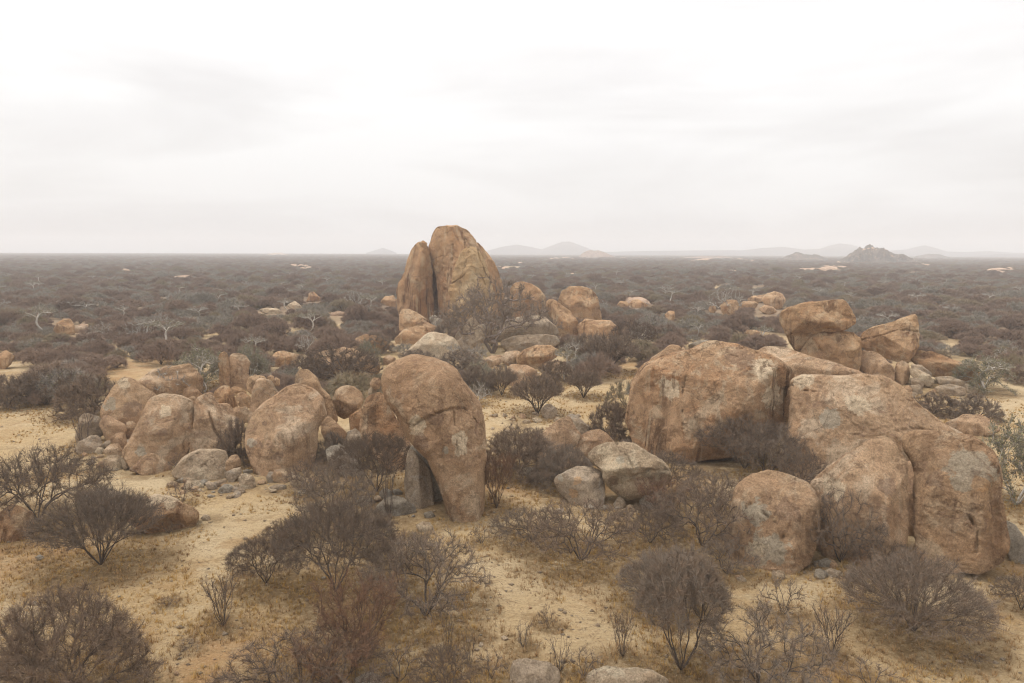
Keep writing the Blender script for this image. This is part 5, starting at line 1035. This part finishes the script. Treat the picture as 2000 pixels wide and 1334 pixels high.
hill('hill', 'pointed hazy double mountain right of the tower', [(900,496),(950,490),(985,481),(1010,478),(1035,482),(1058,487),(1080,479),(1098,472),(1112,471),(1130,477),(1155,487),(1185,492),(1230,495)], 2950, 330, M_H3, .15, kind='structure', seed=11)
hill('hill', 'small hazy cone left of the tower', [(715,494),(735,488),(748,484),(760,488),(775,494)], 2900, 140, M_H3, .15, kind='structure', seed=12)
hill('hill', 'long hazy range along the right horizon', [(1180,492),(1260,490),(1380,489),(1450,489),(1490,484),(1530,482),(1570,487),(1600,486),(1620,479),(1640,475),(1664,478),(1690,487),(1730,490),(1770,487),(1790,482),(1806,479),(1826,484),(1850,491),(1890,492),(1930,490),(1970,493),(2080,497)], 2850, 300, M_H3, .12, nx=260, kind='structure', seed=13)
hill('hill', 'low dark tail of hills at the right edge', [(1880,503),(1920,498),(1960,496),(2000,497),(2060,502)], 2300, 150, M_H3, .2, kind='structure', seed=14)
# boulders crowning the craggy hill
for px, py in [(1676,489),(1688,486),(1697,483),(1704,483),(1712,486),(1724,490),(1664,497),(1740,498),(1700,490),(1686,494),(1718,497)]:
    d = ray(px, py + 3); t = 812 / d[1]; far_rock(d[0] * t, 812, CH + d[2] * t, random.uniform(2.2, 4.0), random.uniform(2, 3.6), 'one of the boulders crowning the craggy hill at the right', 'boulders on the craggy hill')

# ------------------------------------------------------------------ ground
ang = np.unique(np.concatenate([np.linspace(-0.92, 0.92, 520), np.linspace(0.92, 2 * np.pi - 0.92, 60)]))[:-1]
rad_ = [0.0, 4.0]; 
while rad_[-1] < 3450: rad_.append(rad_[-1] + max(0.13, rad_[-1] * 0.0085) if rad_[-1] > 12 else rad_[-1] + 1.0)
rad_ = np.array(rad_[1:] ); na_, nr_ = len(ang), len(rad_)
AA, RR = np.meshgrid(ang, rad_); GX, GY = np.sin(AA) * RR, np.cos(AA) * RR
gxf, gyf = GX.ravel(), GY.ravel(); GZ = gz(gxf, gyf)
rr_ = RR.ravel()
# near relief: hummocks, scuffed sand
nearm = rr_ < 75
det = np.zeros(len(gxf)); det[nearm] = 0.035 * fbm2(gxf[nearm], gyf[nearm], 1.3, 4, 61) * sstep(75, 45, rr_[nearm]) + 0.012 * fbm2(gxf[nearm], gyf[nearm], 4.5, 2, 62)
GZ = GZ + det
GZ = GZ - 0.02 * np.maximum(0, rr_ - 2600)             # the plain falls away past its horizon
lit = np.zeros(len(gxf))
nn = fbm2(gxf[nearm], gyf[nearm], 0.9, 3, 63); gn_x, gn_y = gxf[nearm], gyf[nearm]; ln_ = np.zeros(nearm.sum())
for x, y, w in LITTER:
    if math.hypot(x, y) > 75: continue
    dd = np.hypot(gn_x - x, gn_y - y) / (w * 1.15 + .15) + 0.45 * nn; ln_ = np.maximum(ln_, 1 - sstep(0.45, 1.15, dd))
for x, y, w in RFOOT:
    if math.hypot(x, y) > 75: continue
    dd = np.hypot(gn_x - x, gn_y - y) / (w * 1.0 + .5) + 0.3 * nn; ln_ = np.maximum(ln_, 0.75 * (1 - sstep(0.8, 1.25, dd)))
lit[nearm] = ln_
far_s = 0.85 * sstep(66, 150, rr_) + 0.15 * sstep(150, 300, rr_)
och = np.zeros(len(gxf))
for px, py, r_ in [(60, 1075, 3.2), (430, 1300, 2.2), (560, 1320, 2.0), (960, 960, 2.6), (1330, 935, 2.4), (250, 720, 8), (640, 930, 1.5), (1990, 1120, 2.0), (700, 1220, 1.6), (1240, 720, 7), (1185, 950, 1.2), (1640, 1330, 1.5)]:
    p = at(px, py); och = np.maximum(och, 0.5 * (1 - sstep(0.3, 1.2, np.hypot(gxf - p[0], (gyf - p[1]) * .7) / r_ + 0 * rr_)))
for c in CLEAR[4:]:
    for (px, py) in [(sum(q[0] for q in c) / len(c), sum(q[1] for q in c) / len(c))]:
        p = at(px, py); wx = (max(q[0] for q in c) - min(q[0] for q in c)) / 2 * p[1] / FPX * 1.3; pa, pb2 = at(px, min(q[1] for q in c)), at(px, max(q[1] for q in c)); wy = (pa[1] - pb2[1]) / 2 + 8
        far_s = far_s * sstep(0.6, 1.15, np.hypot((gxf - p[0]) / wx, (gyf - (pa[1] + pb2[1]) / 2) / wy))
pp_ = fbm2(gxf, gyf, 0.011, 4, 42); mfar = (rr_ > 440) & (((gxf > -0.05 * gyf) & (pp_ > 0.20)) | (pp_ > 0.34)); far_s[mfar] *= 0.45
GV = np.concatenate([np.stack([gxf, gyf, GZ], 1), [[0, 0, gz1(0, 0)]]])
idx = np.arange(na_ * nr_).reshape(nr_, na_); nxt = np.roll(idx, -1, 1)
Q = np.stack([idx[:-1], idx[1:], nxt[1:], nxt[:-1]], -1).reshape(-1, 4); T_ = np.concatenate([Q[:, [0, 1, 2]], Q[:, [0, 2, 3]]])
T_ = np.concatenate([T_, np.stack([np.full(na_, na_ * nr_), idx[0], nxt[0]], 1)])
gme = mesh_np('ground_mesh', GV, T_[:, ::-1], 3, True)
for nm_, arr in (('litter', lit), ('scrubby', far_s), ('ochre', och)):
    a = gme.attributes.new(nm_, 'FLOAT', 'POINT'); a.data.foreach_set('value', np.append(arr, 0).astype(np.float32))
g_o = link('ground', gme, None, None, M_GROUND); tag(g_o, kind='structure'); g_o['label'] = 'pale sandy plain with ochre patches and dry litter'

# ------------------------------------------------------------------ dry grass, twigs and pebbles
def near_z(x, y):
    return gz(x, y) + 0.035 * fbm2(x, y, 1.3, 4, 61) * sstep(75, 45, np.hypot(x, y)) + 0.012 * fbm2(x, y, 4.5, 2, 62)
def scatter_xy(n, d0, d1, rng, pw=1.6):
    a = rng.uniform(-0.72, 0.72, n); d = d0 + (d1 - d0) * rng.uniform(0, 1, n) ** pw; return np.sin(a) * d, np.cos(a) * d
LA = np.array([(x, y, w) for x, y, w in LITTER if math.hypot(x, y) < 80])
def litter_at(x, y):
    best = np.full(len(x), 9.0)
    for lx, ly, lw in LA: best = np.minimum(best, np.hypot(x - lx, y - ly) / (lw + .2))
    return best
def foot_in(x, y):
    bad = np.zeros(len(x), bool)
    for fx, fy, fr in RFOOT: bad |= (x - fx) ** 2 + (y - fy) ** 2 < (fr * .75) ** 2
    return bad
def grass(name, label, n, rng, mat, sel_, hgt, wid, nb=8, d1=70):
    x, y = scatter_xy(n, 13, d1, rng); m = sel_(x, y) & ~foot_in(x, y); x, y = x[m], y[m]; z = near_z(x, y); k = len(x)
    hs = rng.uniform(0.5, 1.3, k); B = np.repeat(np.stack([x, y, z - 0.01], 1), nb, 0); hh = np.repeat(hs, nb) * hgt * rng.uniform(.5, 1.2, k * nb)
    a = rng.uniform(0, 6.28, k * nb); B[:, 0] += np.cos(a) * 0.06 * rng.uniform(0, 1, k * nb); B[:, 1] += np.sin(a) * 0.06 * rng.uniform(0, 1, k * nb)
    tip = B + np.stack([np.cos(a) * hh * rng.uniform(.2, .9, k * nb), np.sin(a) * hh * rng.uniform(.2, .9, k * nb), hh], 1)
    pa = a + 1.57; sd = np.stack([np.cos(pa), np.sin(pa), 0 * pa], 1) * wid * np.maximum(1, np.hypot(B[:, 0], B[:, 1]) / 28)[:, None]
    V = np.stack([B - sd, B + sd, tip], 1).reshape(-1, 3); o = link(name, mesh_np('grass_mesh', V, np.arange(len(V)).reshape(-1, 3)), None, None, mat); tag(o, label, 'grass', kind='stuff')
r2 = np.random.default_rng(77)
grass('brown_grass', 'low brown dead grass under and around the bushes', 42000, r2, M_GRASSB, lambda x, y: (litter_at(x, y) + 0.4 * fbm2(x, y, .9, 3, 63)) < 1.25, 0.17, 0.009)
grass('dry_grass', 'short straw-coloured grass on the sand', 42000, r2, M_GRASS, lambda x, y: fbm2(x, y, 0.35, 3, 71) + 0.25 * (litter_at(x, y) < 1.6) > 0.10, 0.14, 0.009)
# fallen twigs
x, y = scatter_xy(6500, 13, 60, r2); m = ~foot_in(x, y) & (r2.uniform(0, 1, len(x)) < np.where(litter_at(x, y) < 1.8, 1, 0.35)); x, y = x[m], y[m]; z = near_z(x, y) + 0.012
a = r2.uniform(0, 6.28, len(x)); ln = r2.uniform(.06, .5, len(x)) * r2.uniform(.4, 1, len(x)); P_ = np.stack([x, y, z], 1); d_ = np.stack([np.cos(a), np.sin(a), r2.uniform(-.02, .16, len(x))], 1)
V, F = spikes(P_, d_, ln, r2.uniform(.004, .009, len(x)), r2); tw = link('fallen_twigs', mesh_np('fallen_twig_mesh', V, F), None, None, M_TWIG); tag(tw, 'thin dead twigs strewn over the sand', 'twigs', kind='stuff')
# pebbles: small irregular octahedra
x, y = scatter_xy(9000, 13, 62, r2); m = (fbm2(x, y, 0.5, 3, 81) > -0.05) & ~foot_in(x, y); x, y = x[m], y[m]; n = len(x); z = near_z(x, y)
sz = 0.018 + 0.055 * r2.uniform(0, 1, n) ** 5 * 1.6; base = np.array([[1, 0, 0], [0, 1, 0], [-1, 0, 0], [0, -1, 0], [0, 0, 1], [0, 0, -1]], float)
V = base[None] * r2.uniform(.6, 1.3, (n, 6, 1)) * sz[:, None, None] * np.array([1.2, 1, .65]); V += np.stack([x, y, z + sz * .2], 1)[:, None]
oc = np.array([[0, 1, 4], [1, 2, 4], [2, 3, 4], [3, 0, 4], [1, 0, 5], [2, 1, 5], [3, 2, 5], [0, 3, 5]]); F = (np.arange(n) * 6)[:, None, None] + oc[None]
pb = link('pebbles', mesh_np('pebble_mesh', V.reshape(-1, 3), F.reshape(-1, 3)), None, None, M_GREY); tag(pb, 'small pebbles and stone chips scattered on the sand', 'pebbles', kind='stuff')

# ------------------------------------------------------------------ haze
hz = mesh_np('haze_mesh', [(a * 3600, b, c) for c in (-45, 76) for b in (-120, 3500) for a in (-1, 1)], [[0, 2, 3, 1], [4, 5, 7, 6], [0, 1, 5, 4], [2, 6, 7, 3], [0, 4, 6, 2], [1, 3, 7, 5]], 4)
hm = bpy.data.materials.new('haze_air'); hm.use_nodes = True; t = hm.node_tree; t.nodes.clear()
vo = N(t, 'ShaderNodeVolumePrincipled'); vo.inputs['Density'].default_value = 0.00060; vo.inputs['Color'].default_value = (0.98, 0.985, 1.0, 1); vo.inputs['Anisotropy'].default_value = 0.0
out = N(t, 'ShaderNodeOutputMaterial'); t.links.new(vo.outputs[0], out.inputs['Volume'])
h_o = link('haze', hz, None, None, hm); tag(h_o, 'pale haze over the plain', 'haze', kind='stuff')
